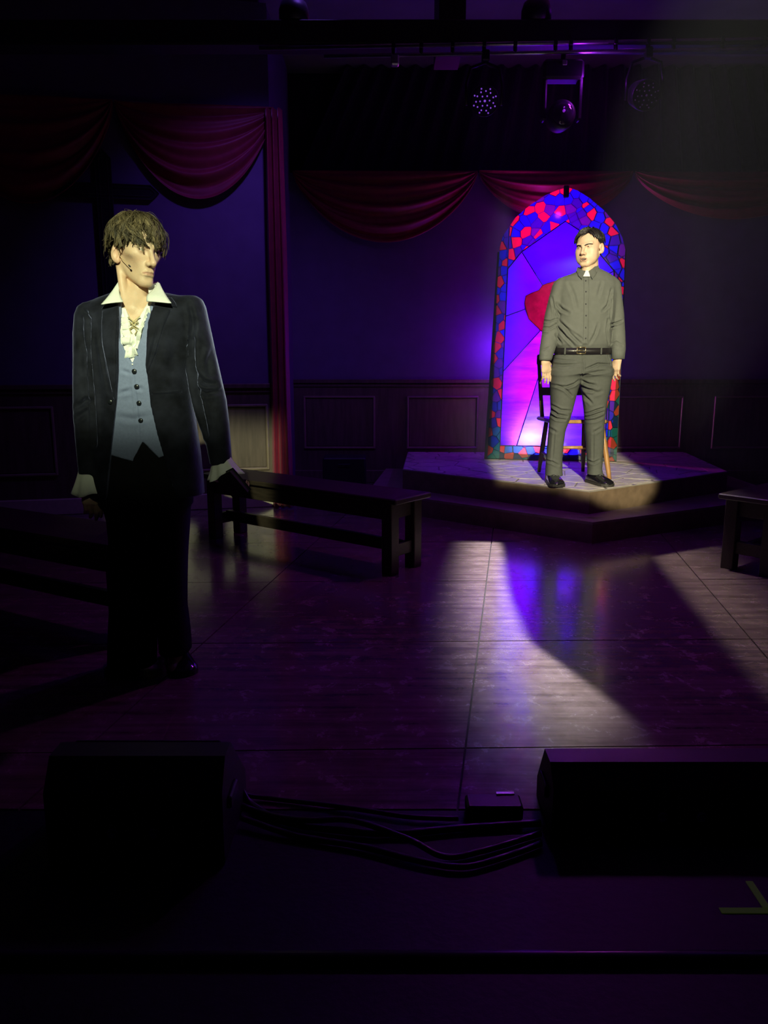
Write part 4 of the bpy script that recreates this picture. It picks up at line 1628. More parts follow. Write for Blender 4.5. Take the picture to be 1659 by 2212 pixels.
def hair_mesh(n, seed, Rm, c, sc, root_ok, comb, length, rad, curl, tint, lift, steps=9, sides=4, w=1.0, grav=0.3, clump=0, spread=.006):
    r = np.random.RandomState(seed)
    V, F, T = [], [], []
    E0 = np.array([.0765 * w, .0965, .0875])
    cc = np.array([0, .018, .040])
    made = 0
    tries = 0
    while made < n and tries < n * 30:
        tries += 1
        d = r.normal(size=3)
        d /= np.linalg.norm(d)
        if not root_ok(d, r):
            continue
        made += 1
        p = cc + d * E0
        nrm = d / E0
        nrm /= np.linalg.norm(nrm)
        L = length(d, r)
        lf = lift(d, r)
        cb = np.array(comb(d, r), float)
        cb -= nrm * (cb @ nrm)
        cb /= np.linalg.norm(cb) + 1e-9
        v = cb + nrm * r.uniform(.25, .7)
        v /= np.linalg.norm(v)
        st = L / steps
        ph, fq = r.uniform(0, 6.28), r.uniform(.8, 1.6)
        side = np.cross(nrm, cb)
        pts = [p.copy()]
        for i in range(steps):
            t = (i + 1) / steps
            wob = math.sin(ph + fq * t * 6.5) * curl * (.35 + t)
            wob2 = math.cos(ph * 1.7 + fq * t * 5.0) * curl
            vv = v + side * wob + nrm * wob2 * .6
            vv /= np.linalg.norm(vv)
            p = p + vv * st
            q = (p - cc) / (E0 + lf)
            q0 = (p - cc) / (E0 + .002)
            if q[2] < 0:
                q[2] = q0[2] = 0
            m = np.linalg.norm(q)
            if np.linalg.norm(q0) < 1:
                pz = p[2]
                p = cc + q0 / np.linalg.norm(q0) * (E0 + .003)
                if q0[2] == 0:
                    p[2] = pz
            elif m > 1:
                pz = p[2]
                p = p + (cc + q / m * (E0 + lf) - p) * .6
                if q[2] == 0:
                    p[2] = pz
            nn = (p - cc) / E0 ** 2
            nn /= np.linalg.norm(nn)
            c2 = np.array(comb((p - cc) / E0, r), float)
            v = v * .6 + .4 * (c2 - nn * (c2 @ nn) * .8) + np.array([0, 0, -grav * t])
            v /= np.linalg.norm(v)
            pts.append(p.copy())
        if clump:
            tc = np.array(tint(d, r))
            for _c in range(clump):
                o_a, o_b = r.normal(size=2) * spread
                ph2 = r.uniform(0, 6.28)
                b0 = len(V)
                shade = tc * r.uniform(.75, 1.3)
                cut = r.uniform(.8, 1.0)
                for i, q in enumerate(pts):
                    t = i / steps
                    q2 = pts[min(steps, i + 1)]
                    q = q + (q2 - q) * 0
                    tg = pts[min(i + 1, steps)] - pts[max(i - 1, 0)]
                    tg /= np.linalg.norm(tg) + 1e-9
                    nn = (q - cc) / E0
                    a = np.cross(tg, nn)
                    a /= np.linalg.norm(a) + 1e-9
                    b = np.cross(a, tg)
                    pr = (1.1 - .85 * t) if t < .9 else .33
                    q = q + a * (o_a * pr + .0012 * math.sin(ph2 + t * 9)) + b * o_b * pr * .6
                    rr = rad * (1 - (t / 1.02) ** 3) + .00015
                    for k in range(3):
                        an = 2.0944 * k
                        V.append(q + (a * math.cos(an) * 1.4 + b * math.sin(an) * .8) * rr)
                        T.append(shade)
                for i in range(steps):
                    for k in range(3):
                        k2 = (k + 1) % 3
                        F.append((b0 + i * 3 + k, b0 + i * 3 + k2, b0 + (i + 1) * 3 + k2, b0 + (i + 1) * 3 + k))
            continue
        R0 = rad * r.uniform(.6, 1.35)
        tc = np.array(tint(d, r))
        b0 = len(V)
        for i, q in enumerate(pts):
            t = i / steps
            rr = R0 * (1 - t ** 2.2) + .00025
            tg = pts[min(i + 1, steps)] - pts[max(i - 1, 0)]
            tg /= np.linalg.norm(tg) + 1e-9
            nn = (q - cc) / E0
            a = np.cross(tg, nn)
            a /= np.linalg.norm(a) + 1e-9
            b = np.cross(a, tg)
            for k in range(sides):
                an = 6.2832 * k / sides
                V.append(q + (a * math.cos(an) * 1.5 + b * math.sin(an) * .7) * rr)
                T.append(tc)
        for i in range(steps):
            for k in range(sides):
                k2 = (k + 1) % sides
                F.append((b0 + i * sides + k, b0 + i * sides + k2, b0 + (i + 1) * sides + k2, b0 + (i + 1) * sides + k))
    V = np.array(V) * sc
    V = V @ np.array(Rm).T + np.array(c)
    return V, np.array(F), np.array(T)


def eye_mesh(Rm, c, sc, w, side, gaze, iris):
    """one eyeball with iris and pupil as vertex colours, looking along gaze (head frame)"""
    g = Vector(gaze).normalized()
    q = Vector((0, -1, 0)).rotation_difference(g)
    n, m = 20, 24
    V, F, T = [], [], []
    rr = .0126
    ctr = Vector((side * .0310 * w, -.0715, .005))
    for i in range(n + 1):
        a = math.pi * i / n
        for k in range(m):
            b = 2 * math.pi * k / m
            d = q @ Vector((math.sin(a) * math.cos(b), -math.cos(a), math.sin(a) * math.sin(b)))
            V.append(tuple(ctr + d * (rr + (.0006 if a < .42 else 0))))
            T.append((.008, .008, .01) if a < .20 else (iris if a < .46 else (.42, .38, .34)))
    for i in range(n):
        for k in range(m):
            k2 = (k + 1) % m
            F.append((i * m + k, i * m + k2, (i + 1) * m + k2, (i + 1) * m + k))
    V = np.array(V) * sc @ np.array(Rm).T + np.array(c)
    return V, np.array(F), np.array(T)


def hand_put(fd, wrist, R, sc, curls, spread=0.0, thumb=0.5, side=1, k=.006):
    """hand: local x across the knuckles (thumb at +x * side), -z along the fingers, -y out of the back of the hand"""
    W = Vector(wrist)

    def g(p):
        return W + R @ (Vector(p) * sc)

    def C_(a, b, ra, rb, kk=k):
        fd.capsule(tuple(g(a)), tuple(g(b)), ra * sc, rb * sc, kk)
    C_((0, 0, .012), (0, 0, -.02), .020, .024, .010)
    for x, l in ((.028, -.083), (.010, -.088), (-.009, -.085), (-.026, -.077)):
        C_((x * side * .55, 0, -.015), (x * side, 0, l), .0145, .0120, .012)
    C_((0.0, .004, -.03), (0, .004, -.065), .020, .020, .012)
    L = ((.028, -.083, .040, .024, .021), (.010, -.088, .045, .028, .022), (-.009, -.085, .042, .026, .021), (-.026, -.077, .033, .020, .019))
    tips = []
    for i, (x, z, a, b, c) in enumerate(L):
        cu = curls[i]
        p = Vector((x * side, 0, z))
        ang = cu * .6
        sp = x * side * spread * 8
        rad = (.0092, .0086, .0078)
        for j_, ln in enumerate((a, b, c)):
            d = Vector((math.sin(sp), math.sin(ang), -math.cos(ang))).normalized()
            q = p + d * ln
            C_(p, q, rad[j_], rad[j_] * .90, .0035)
            p = q
            ang += cu * (.9 if j_ == 0 else .7)
        tips.append(g(p))
    # thumb leaves the side of the palm near its base
    p0, p1 = Vector((.016 * side, .004, -.022)), Vector((.040 * side, .012, -.050))
    t1 = p1 + Vector((.012 * side * (1 - thumb), .012 * thumb + .006, -.030))
    t2 = t1 + Vector((-.010 * side * thumb, .010 * thumb, -.024))
    C_(p0, p1, .0150, .0120, .012)
    C_(p1, t1, .0105, .0095, .004)
    C_(t1, t2, .0095, .0080, .0035)
    return tips


def bits(o, col):
    return o


# ------------------------------------------------------------------ the man in the clerical collar (on the platform)
def rot_head(yaw, pitch, roll):
    return (Matrix.Rotation(math.radians(yaw), 3, 'Z') @ Matrix.Rotation(math.radians(pitch), 3, 'X') @ Matrix.Rotation(math.radians(roll), 3, 'Y'))


def brow_hairs(Rm, c, sc, w, zb, tint, inner_drop, seed, parent, material, thick=.0022):
    r = random.Random(seed)
    for s in (-1, 1):
        mb = MB()
        for k in range(46):
            t = k / 45
            x = s * (.012 + .036 * t) * w
            zc = .0235 + zb + .0065 * math.sin(t * 2.4) - inner_drop * (1 - t)
            y = -.0985 + .020 * t * t + .006 * t - .002 * t
            a = Vector((x, y, zc - .0028 + r.uniform(-.001, .001)))
            b = a + Vector((s * .0065 * (0.4 + t), .001 + .004 * t, .0050 * (1 - t * 1.1)))
            pts = [Vector(c) + Rm @ (q * sc) for q in (a, a.lerp(b, .5) + Vector((0, -.0006, .0004)), b)]
            mb.tube(pts, [thick * .45 * sc, thick * .4 * sc, .0002], 4)
        mb.build('eyebrow', material, parent, True)


def make_shoe(f, ankle, heel, toe, parent, k=0, w=.046, h=.075):
    """one lace-up shoe: heel and toe are floor points in the figure's frame"""
    hl, t = Vector(heel), Vector(toe)
    d = (t - hl)
    ln = d.length
    d.normalize()
    sd = Vector((d.y, -d.x, 0))
    rows, srow = [], []
    prof = [(-.01, .030, .010, .050), (.04, .036, .004, .072), (.18, .040, .0, .080), (.34, .042, 0, .076), (.50, .044, 0, .062), (.66, .049, 0, .050), (.80, .050, 0, .043),
            (.91, .044, .002, .036), (.98, .028, .006, .026), (1.01, .010, .010, .018)]
    n = 22
    for u, hw, zb, zt in prof:
        ring = []
        for i in range(n):
            a = 2 * math.pi * i / n
            x, z = math.cos(a), math.sin(a)
            zz = .020 + (zt * h / .075 - .020) * (abs(z) ** .8) if z > 0 else .020 - (.020 - .012) * abs(z)
            ring.append(hl + d * (u * ln) + sd * (x * hw * w / .046 * (1 - .12 * max(0, z))) + Vector((0, 0, zz)))
        rows.append(ring)
        srow.append((u, hw))
    sh = MB().loft(rows, True, True).build('shoe', M['shoe'], parent, True)
    sp = [hl + d * (u * ln) + sd * (hw * w / .046 + .004) for u, hw in srow] + [hl + d * (u * ln) - sd * (hw * w / .046 + .004) for u, hw in reversed(srow)]
    so = MB().slab([(q.x, q.y) for q in sp], hl.z, hl.z + .018).build('sole', M['sole'], sh)
    lc = MB()
    for i in range(4):
        u = .34 + i * .075
        zt = np.interp(u, [q[0] for q in prof], [q[3] for q in prof]) * h / .075 + .001
        a = hl + d * (u * ln) + sd * .017 + Vector((0, 0, zt - .004))
        b = hl + d * ((u + .03) * ln) - sd * .017 + Vector((0, 0, zt - .006))
        m_ = (a + b) / 2 + Vector((0, 0, .006))
        lc.tube([a, m_, b], .0022, 6)
        a2, b2 = hl + d * (u * ln) - sd * .017 + Vector((0, 0, zt - .004)), hl + d * ((u + .03) * ln) + sd * .017 + Vector((0, 0, zt - .006))
        lc.tube([a2, (a2 + b2) / 2 + Vector((0, 0, .007)), b2], .0022, 6)
    c0 = hl + d * (.36 * ln) + Vector((0, 0, .082 * h / .075))
    for s in (-1, 1):
        lc.tube([c0, c0 + sd * s * .020 + Vector((0, 0, .010)) + d * .01, c0 + sd * s * .034 + d * .02 - Vector((0, 0, .008)), c0 + sd * s * .016 + d * .012 - Vector((0, 0, .004)), c0], .0022, 6)
        lc.tube([c0, c0 + sd * s * .028 + d * .03 - Vector((0, 0, .018)), c0 + sd * s * .040 + d * .035 - Vector((0, 0, .034))], .002, 6)
    lc.build('laces', M['shoelace'], sh, True)
    return sh


def rootB(d, r):
    x, y, z = d
    az = math.atan2(abs(x), -y)
    # hairline: high at the forehead, down in front of the ears, low at the nape
    line = np.interp(az, [0, .45, .8, 1.1, 1.45, 1.75, 3.2], [.60, .62, .55, .20, -.10, -.42, -.75])
    return z > line


B_Y = at_z(1245, 1044, PU).y
fb = Figure(at_y(1262, 800, B_Y).x, B_Y, PU + .003)
zb_ = lambda py: fb.P(1262, py)[2]
HS = 1.06
Rb = rot_head(-37, 3, -3)
hb = Vector(fb.P(1272, 537))
hb.y = .0
arm_l = [(600, 1207, 1224, .034), (607, 1198, 1230, .050), (616, 1193, 1228, .055), (640, 1187, 1222, .056), (680, 1178, 1211, .052, -.005), (715, 1173, 1206, .050, -.01), (750, 1168, 1200, .046, -.03), (777, 1166, 1190, .040, -.045)]
arm_r = [(600, 1312, 1329, .034), (607, 1306, 1337, .050), (616, 1307, 1340, .055), (640, 1311, 1342, .056), (680, 1316, 1347, .052, -.005), (715, 1319, 1349, .050, -.01), (750, 1320, 1350, .046, -.03), (774, 1322, 1348, .040, -.045)]
torso_b = [(582, 1252, 1298, .060, .012), (590, 1236, 1314, .078, .01), (598, 1214, 1326, .090, .008), (610, 1203, 1333, .102), (640, 1201, 1332, .122), (680, 1204, 1326, .130, -.005), (720, 1203, 1319, .128, -.008),
           (744, 1199, 1318, .122, -.005), (754, 1203, 1315, .112)]
leg_l = [(800, 1191, 1256, .115), (830, 1190, 1251, .108), (860, 1190, 1243, .098), (885, 1191, 1237, .090), (905, 1188, 1231, .084, -.005), (930, 1186, 1221, .080), (960, 1183, 1216, .074, .01), (990, 1180, 1213, .068, .015), (1012, 1179, 1213, .068, .012), (1026, 1178, 1214, .072, .008)]
leg_r = [(800, 1250, 1321, .115), (830, 1254, 1318, .108), (860, 1258, 1312, .098), (885, 1261, 1308, .090), (905, 1263, 1306, .084, -.005), (930, 1263, 1304, .080), (960, 1266, 1303, .074, .01), (990, 1268, 1301, .068, .015), (1012, 1270, 1300, .068, .012), (1025, 1269, 1302, .072, .008)]
hips_b = [(750, 1201, 1315, .112), (770, 1197, 1318, .118), (790, 1192, 1321, .126), (808, 1191, 1321, .124)]


def build_body(fig, Rm, hc, hs, hp, base, head_step, arms, torso, legs, hips, hands, neck, name_mat, root, g=-.022, step=.006, hair=(.02, .015, .012)):
    """the whole body under the clothes as one surface: head, neck, trunk, limbs and hands"""
    hx, hy, hz = hc
    r = .15 * hs
    ext = [q for rr in (torso, hips, *arms, *legs) for q in fig.rows(rr)]
    x0, x1 = min(q[1] for q in ext) - .05, max(q[2] for q in ext) + .05
    zt = hz + .15 * hs
    hb_lo, hb_hi = hz - .15 * hs, zt
    hand_z = [h[0][2] for h in hands]
    zlo, zhi = min(hand_z) - .22, max(hand_z) + .02
    xs = axis((x0, hx - .115 * hs, step), (hx - .115 * hs, hx + .115 * hs, head_step), (hx + .115 * hs, x1, step))
    ys = axis((-.22, hy - .15 * hs, step), (hy - .15 * hs, hy + .13 * hs, head_step), (hy + .13 * hs, .20, step)) if hy - .15 * hs > -.22 else axis((-.26, hy + .13 * hs, head_step), (hy + .13 * hs, .20, step))
    zs = axis((-.02, max(.05, zlo), .010), (max(.05, zlo), zhi, .004), (zhi, hb_lo, step), (hb_lo, zt, head_step))
    # finer columns where the hands are
    xx = set(np.round(xs, 5))
    for h in hands:
        xx |= set(np.round(np.arange(h[0][0] - .07, h[0][0] + .07, .004), 5))
    xs = np.array(sorted(xx), np.float32)
    xs = xs[np.concatenate([[True], np.diff(xs) > .0012])]
    yy = set(np.round(ys, 5))
    for h in hands:
        yy |= set(np.round(np.arange(h[0][1] - .07, h[0][1] + .09, .004), 5))
    ys = np.array(sorted(yy), np.float32)
    ys = ys[np.concatenate([[True], np.diff(ys) > .0012])]
    fd = Field(xs, ys, zs)
    fd.column(fig.rows(torso), 0, grow=g - .010)
    fd.column(fig.rows(hips), .03, grow=g)
    for q in legs:
        fd.column(fig.rows(q), .03, grow=g * .9)
        z_, a_, b_, d_, c_2 = min(fig.rows(q))
        fd.capsule(((a_ + b_) / 2, c_2, z_ + .05), ((a_ + b_) / 2, c_2 - .01, .06), .030, .026, .02)
        fd.capsule(((a_ + b_) / 2, c_2 + .02, .045), ((a_ + b_) / 2, c_2 - .06, .035), .022, .018, .02)
    for q in arms:
        fd.column(fig.rows(q), .03, grow=g)
    for wrist, R, sc, curls, spread, thumb, side in hands:
        hand_put(fd, wrist, R, sc, curls, spread, thumb, side)
    for a, b, ra, rb, k in neck:
        fd.capsule(a, b, ra, rb, k)
    # the head, evaluated in its own turned frame
    sl, x, y, z = fd.region((hx - r, hy - r, hz - r), (hx + r, hy + r, hz + r))
    Ri = np.array(Rm.transposed())
    x, y, z = (x - hx) / hs, (y - hy) / hs, (z - hz) / hs
    lx = Ri[0, 0] * x + Ri[0, 1] * y + Ri[0, 2] * z
    ly = Ri[1, 0] * x + Ri[1, 1] * y + Ri[1, 2] * z
    lz = Ri[2, 0] * x + Ri[2, 1] * y + Ri[2, 2] * z
    d = head_sdf(lx, ly, lz, hp) * hs
    fd.f[sl] = smin(fd.f[sl], d.astype(np.float32), .012)
    V, F = fd.mesh()
    L_ = ((V - np.array([hx, hy, hz])) / hs) @ np.array(Rm)
    T = np.tile(np.array(base), (len(V), 1))
    near = np.linalg.norm(L_, axis=1) < .16
    T[near] = head_tint(L_[near, 0], L_[near, 1], L_[near, 2], hp, base, None, root, hair)
    o = np_mesh('person', V, F, name_mat, None, 1, T)
    o.location = (fig.x0, fig.y, fig.z0)
    return o


wl = Vector(fb.P(1177, 776, -.05))
wr = Vector(fb.P(1336, 772, -.05))
Rl = Matrix.Rotation(math.radians(14), 3, 'X') @ Matrix.Rotation(math.radians(-12), 3, 'Y') @ Matrix.Rotation(math.radians(20), 3, 'Z')
Rr = Matrix.Rotation(math.radians(10), 3, 'X') @ Matrix.Rotation(math.radians(10), 3, 'Y') @ Matrix.Rotation(math.radians(-52), 3, 'Z')
nb = Vector((hb.x, .02, 0))
hpB = dict(w=1.05, mouth=.006, brow=.007, eye=.48, cheek=.010, full=1, chin=1.2, lip=(.50, .24, .20), socket=.35)
neckB = [((hb.x + .01, .022, hb.z - .05), (fb.P(1276, 596)[0], .022, zb_(598)), .060, .066, .02),
         ((hb.x - .02, -.02, hb.z - .10), (fb.P(1268, 590)[0], -.03, zb_(592)), .030, .040, .03)]
pb = build_body(fb, Rb, hb, HS, hpB, (.72, .50, .36), .0026, [arm_l, arm_r], torso_b, [leg_l, leg_r], hips_b,
                [(wl, Rl, 1.05, (.10, .16, .24, .30), .05, .6, 1), (wr, Rr, 1.02, (.30, .42, .52, .60), .02, .5, -1)], neckB, M['skin_b'], rootB)
tag(pb, 'man in charcoal shirt with white clerical collar tab standing on the stone platform', 'person')

for s in (-1, 1):
    V, F, T = eye_mesh(Rb, hb, HS, hpB['w'], s, (-.28, -1, -.02), (.10, .06, .035))
    np_mesh('eye', V, F, M['eye'], pb, 0, T)
brow_hairs(Rb, hb, HS, hpB['w'], -.0075, None, .0015, 5, pb, M['hair_b'], .0056)
tm = MB()
for k in range(7):
    x = (k - 3) * .0052
    tm.box(tuple(hb + Rb @ (Vector((x, -.0855 + abs(k - 3) * .0009, -.0705)) * HS)), (.0048, .003, .005))
tm.build('teeth', mat('teeth', (.7, .66, .56), .3), pb)


def combB(d, r):
    x, y, z = d
    part = .28
    if z > .35:
        return (1.0 if x > part + .10 * math.sin(40 * y) else -1.0, -.55 if y < 0.2 else .5, -.25)
    return (x * .3, .35, -1)


V, F, T = hair_mesh(2000, 4, Rb, hb, HS, rootB, combB, lambda d, r: (.060 if d[2] > .45 else .030) * r.uniform(.8, 1.2), .0027, .16,
                    lambda d, r: np.array((.016, .012, .010)) * r.uniform(.6, 1.6), lambda d, r: .018 if d[2] > .4 else .009, 7, 4, hpB['w'], .12)
np_mesh('hair', V, F, M['hair_b'], pb, 0, T)

# shirt
fs_ = Field(axis((-.40, .40, .005)), axis((-.21, .20, .005)), axis((zb_(800), zb_(560), .005)))
fs_.column(fb.rows(torso_b), 0)
fs_.column(fb.rows(arm_l), .012)
fs_.column(fb.rows(arm_r), .012)
V, F = fs_.mesh()
V = ripple(V, F, .0030, 22, 16, 3)
V = crease(V, F, fb.lines([
    ([(1206, 655), (1216, 668), (1228, 676)], .010, .010), ([(1204, 668), (1212, 680)], .009, .010), ([(1208, 690), (1230, 720), (1252, 742)], .010, .012),
    ([(1205, 700), (1222, 728), (1240, 748)], .009, .012), ([(1203, 722), (1214, 742)], .008, .010), ([(1215, 700), (1240, 722), (1258, 735)], .009, .007),
    ([(1318, 640), (1312, 660), (1300, 672)], .010, .009), ([(1322, 625), (1316, 646)], .010, .010), ([(1313, 690), (1310, 715), (1316, 742)], .009, .010),
    ([(1290, 700), (1283, 722), (1272, 742)], .010, .006), ([(1175, 690), (1190, 694), (1206, 688)], .007, .010), ([(1176, 706), (1190, 708), (1204, 700)], .007, .009),
    ([(1176, 720), (1186, 719)], .006, .007), ([(1318, 700), (1332, 698), (1348, 692)], .007, .012), ([(1320, 708), (1334, 704)], .006, .009), ([(1322, 745), (1334, 738), (1348, 747)], .006, .007),
    ([(1268, 600), (1267, 660), (1265, 742)], .005, .0035), ([(1230, 610), (1240, 640), (1245, 670)], .012, .004), ([(1300, 610), (1290, 640)], .012, .005),
    ([(1196, 640), (1203, 690)], .007, .008), ([(1188, 750), (1172, 757)], .006, .006), ([(1322, 640), (1318, 690)], .007, .009)]))
shirt = np_mesh('shirt', V, F, M['shirt_b'], pb, 1)
shC = Cloth(V, F)
for px, py in ((1267, 606), (1266, 630), (1265, 657), (1265, 682), (1264, 708), (1264, 731)):
    x, z = fb.xz(px, py, -.12)
    y = shC.front(x, z)
    MB().lathe([(.0005, -.0045), (.0045, -.0040), (.0055, -.001), (.0055, .002)], (x, y, z), 12, 'Y').build('button', M['smallbtn'], shirt, True)
# placket
pl_l = [fb.xz(1261, 592, -.10), fb.xz(1260, 660, -.12), fb.xz(1258, 744, -.12)]
pl_r = [fb.xz(1273, 592, -.10), fb.xz(1271, 660, -.12), fb.xz(1270, 744, -.12)]
V2, F2 = patch_mesh(shC, pl_l, pl_r, .000, .0016, 40, 4)
mk('placket', V2, F2, M['shirt_b'], shirt, True)


def collar_ring(ring_c, rx, ry, z0, z1, open_a, out, thick, droop, tilt=0.0):
    """stand-up collar strip around a neck, open at the front by +-open_a, flared outward"""
    V_, F_ = [], []
    n, m = 48, 7
    for layer in (0, 1):
        for j_ in range(m):
            v = j_ / (m - 1)
            for i in range(n):
                a = open_a + (2 * math.pi - 2 * open_a) * i / (n - 1)
                t = min(1.0, (1 - abs(i / (n - 1) * 2 - 1)) * 4)
                rr = 1 + out * v + layer * thick / rx
                x = ring_c[0] + math.sin(a) * rx * rr
                y = ring_c[1] - math.cos(a) * ry * rr
                z = z1 - (z1 - z0) * v - droop * v * (1 - t) + tilt * min(1.0, (1 - math.cos(a)) * .75)
                V_.append((x, y, z))
    for layer in (0, 1):
        b = layer * n * m
        for j_ in range(m - 1):
            for i in range(n - 1):
                F_.append((b + j_ * n + i, b + j_ * n + i + 1, b + (j_ + 1) * n + i + 1, b + (j_ + 1) * n + i))
    k = n * m
    for j_ in range(m - 1):
        for i in (0, n - 1):
            F_.append((j_ * n + i, (j_ + 1) * n + i, k + (j_ + 1) * n + i, k + j_ * n + i))
    for i in range(n - 1):
        for j_ in (0, m - 1):
            F_.append((j_ * n + i, j_ * n + i + 1, k + j_ * n + i + 1, k + j_ * n + i))
    return V_, F_


cz = zb_(589)
ncx = fb.P(1273, 588)[0]
V2, F2 = collar_ring((ncx, .018, 0), .071, .076, cz - .030, cz + .010, .25, .14, .004, .012, .034)
mk('collar', V2, F2, M['shirt_b'], shirt, True)


def flap(pts, thick, name, m_, parent):
    """a stiff folded flap through px corner points (px, py, depth); thickened towards the back"""
    q = [Vector(fb.P(px, py, dy)) for px, py, dy in pts]
    n = len(q)
    nn = (q[1] - q[0]).cross(q[2] - q[0]).normalized()
    if nn.y > 0:
        nn = -nn
    b = [p - nn * thick for p in q]
    mb = MB().add(q + b, [tuple(range(n)), tuple(reversed(range(n, 2 * n)))] + [(i, (i + 1) % n, n + (i + 1) % n, n + i) for i in range(n)])
    o = mb.build(name, m_, parent)
    return o


flap([(1247, 577, .00), (1254, 583, -.055), (1265, 585, -.082), (1257, 602, -.108), (1249, 594, -.088), (1245, 584, -.03)], .005, 'collar_point', M['shirt_b'], shirt)
flap([(1291, 569, .00), (1282, 578, -.055), (1271, 586, -.082), (1279, 602, -.108), (1287, 592, -.088), (1294, 577, -.03)], .005, 'collar_point', M['shirt_b'], shirt)
flap([(1265, 584, -.078), (1271, 584, -.078), (1275, 597, -.098), (1259, 597, -.098)], .004, 'collar_tab', M['collar'], shirt)
for rr, nm in ((arm_l, 'l'), (arm_r, 'r')):
    rw = fb.rows(rr)
    z_, a_, b_, d_, c_2 = min(rw)
    ring = lambda zz, gz: [Vector(((a_ + b_) / 2 + math.cos(t) * ((b_ - a_) / 2 + gz), c_2 + math.sin(t) * (d_ + gz), zz)) for t in (2 * math.pi * k / 28 for k in range(28))]
    MB().loft([ring(z_ + .062, .001), ring(z_ + .06, .004), ring(z_ - .004, .003), ring(z_ - .006, -.002), ring(z_ + .02, -.006)]).build('cuff', M['shirt_b'], shirt, True)

# trousers
ft = Field(axis((-.34, .34, .005)), axis((-.20, .19, .005)), axis((-.01, zb_(742), .005)))
ft.column(fb.rows(hips_b), 0)
ft.column(fb.rows(leg_l), .03)
ft.column(fb.rows(leg_r), .03)
V, F = ft.mesh()
V = ripple(V, F, .0032, 20, 14, 8)
V = crease(V, F, fb.lines([
    ([(1192, 786), (1215, 789), (1256, 786)], .010, .008), ([(1196, 775), (1220, 779), (1250, 782)], .008, .005), ([(1320, 788), (1290, 786), (1264, 797)], .008, .013), ([(1316, 800), (1290, 803), (1264, 808)], .010, .008),
    ([(1257, 763), (1258, 790), (1256, 815)], .005, .008), ([(1252, 822), (1240, 830), (1222, 836), (1196, 832)], .009, .012), ([(1205, 834), (1222, 842), (1236, 856)], .008, .012), ([(1258, 822), (1272, 830), (1285, 832)], .010, .012),
    ([(1258, 832), (1272, 842), (1288, 846)], .010, .012), ([(1260, 845), (1268, 858), (1280, 872)], .009, .010), ([(1262, 862), (1266, 880)], .008, .009), ([(1300, 845), (1280, 852)], .012, .006),
    ([(1194, 884), (1206, 896), (1226, 900)], .008, .014), ([(1190, 894), (1204, 905), (1222, 907)], .008, .012), ([(1192, 874), (1212, 886), (1234, 888)], .008, .009), ([(1305, 882), (1290, 886), (1268, 896)], .008, .014),
    ([(1304, 890), (1284, 897), (1266, 904)], .008, .012), ([(1306, 900), (1286, 908), (1268, 910)], .009, .008), ([(1188, 925), (1204, 935)], .010, .006), ([(1300, 925), (1284, 935)], .010, .006),
    ([(1183, 998), (1196, 1000), (1210, 1007)], .008, .010), ([(1274, 998), (1286, 1002), (1298, 996)], .008, .009), ([(1200, 930), (1198, 965), (1196, 1000)], .007, .004), ([(1284, 930), (1285, 965), (1286, 1000)], .007, .004),
    ([(1200, 766), (1193, 790)], .005, .006), ([(1314, 766), (1322, 790)], .005, .006)]))
trs = np_mesh('trousers', V, F, M['trouser_b'], pb, 1)
trC = Cloth(V, F)
# belt with buckle, loops and punched holes
bz0, bz1 = zb_(765), zb_(751)
bw = fb.rows([(758, 1199, 1317, .114)])[0]


def belt_ring(zz, gz):
    return [Vector(((bw[1] + bw[2]) / 2 + abs(math.cos(t)) ** .83 * math.copysign(1, math.cos(t)) * ((bw[2] - bw[1]) / 2 + gz),
                    abs(math.sin(t)) ** .83 * math.copysign(1, math.sin(t)) * (.114 + gz), zz + .004 * math.sin(t))) for t in (2 * math.pi * k / 64 for k in range(64))]


belt = MB().loft([belt_ring(bz0, .004), belt_ring(bz0, .009), belt_ring(bz1, .009), belt_ring(bz1, .004)], closed=True).build('belt', M['belt'], pb, True)
by = -.114 - .012
bxx, bzz = fb.xz(1255, 757, -.12)
bk = MB()
fw_, fh_ = .030, .022
for a, b in (((-fw_, fh_), (fw_, fh_)), ((fw_, fh_), (fw_, -fh_)), ((fw_, -fh_), (-fw_, -fh_)), ((-fw_, -fh_), (-fw_, fh_))):
    bk.tube([(bxx + a[0], by - .003, bzz + a[1]), (bxx + b[0], by - .003, bzz + b[1])], .0034, 8)
bk.tube([(bxx + fw_ * .4, by - .004, bzz), (bxx - fw_ - .002, by - .006, bzz)], .0026, 8)
bk.build('buckle', M['brass'], belt, True)
for px in (1222, 1299):
    x, z = fb.xz(px, 758, -.12)
    yb_ = trC.front(x, z - .02) or -.11
    MB().box((x, yb_ - .012, z), (.012, .010, .050), bev=.003).build('belt_loop', M['trouser_b'], trs)
for px in (1241, 1270, 1277, 1284):
    x, z = fb.xz(px, 758, -.12)
    MB().lathe([(.0006, -.002), (.0024, -.0012), (.0024, .002)], (x, -.114 * (1 - abs((x - bxx) / .21) ** 2.4) ** (1 / 2.4) - .0085, z), 8, 'Y').build('belt_hole', M['brass'], belt)
zf = 0.0
Hh = lambda px, py: Vector(fb.P(px, py)) * Vector((1, 0, 0)) if False else None
sl_ = at_z(1196, 1043, PU)
make_shoe(fb, None, (fb.P(1197, 1012)[0], .09, 0), (fb.P(1193, 1046)[0], -.195, 0), pb, 0, .054, .092)
make_shoe(fb, None, (fb.P(1281, 1012)[0], .085, 0), (fb.P(1302, 1046)[0] , -.18, 0), pb, 0, .054, .092)


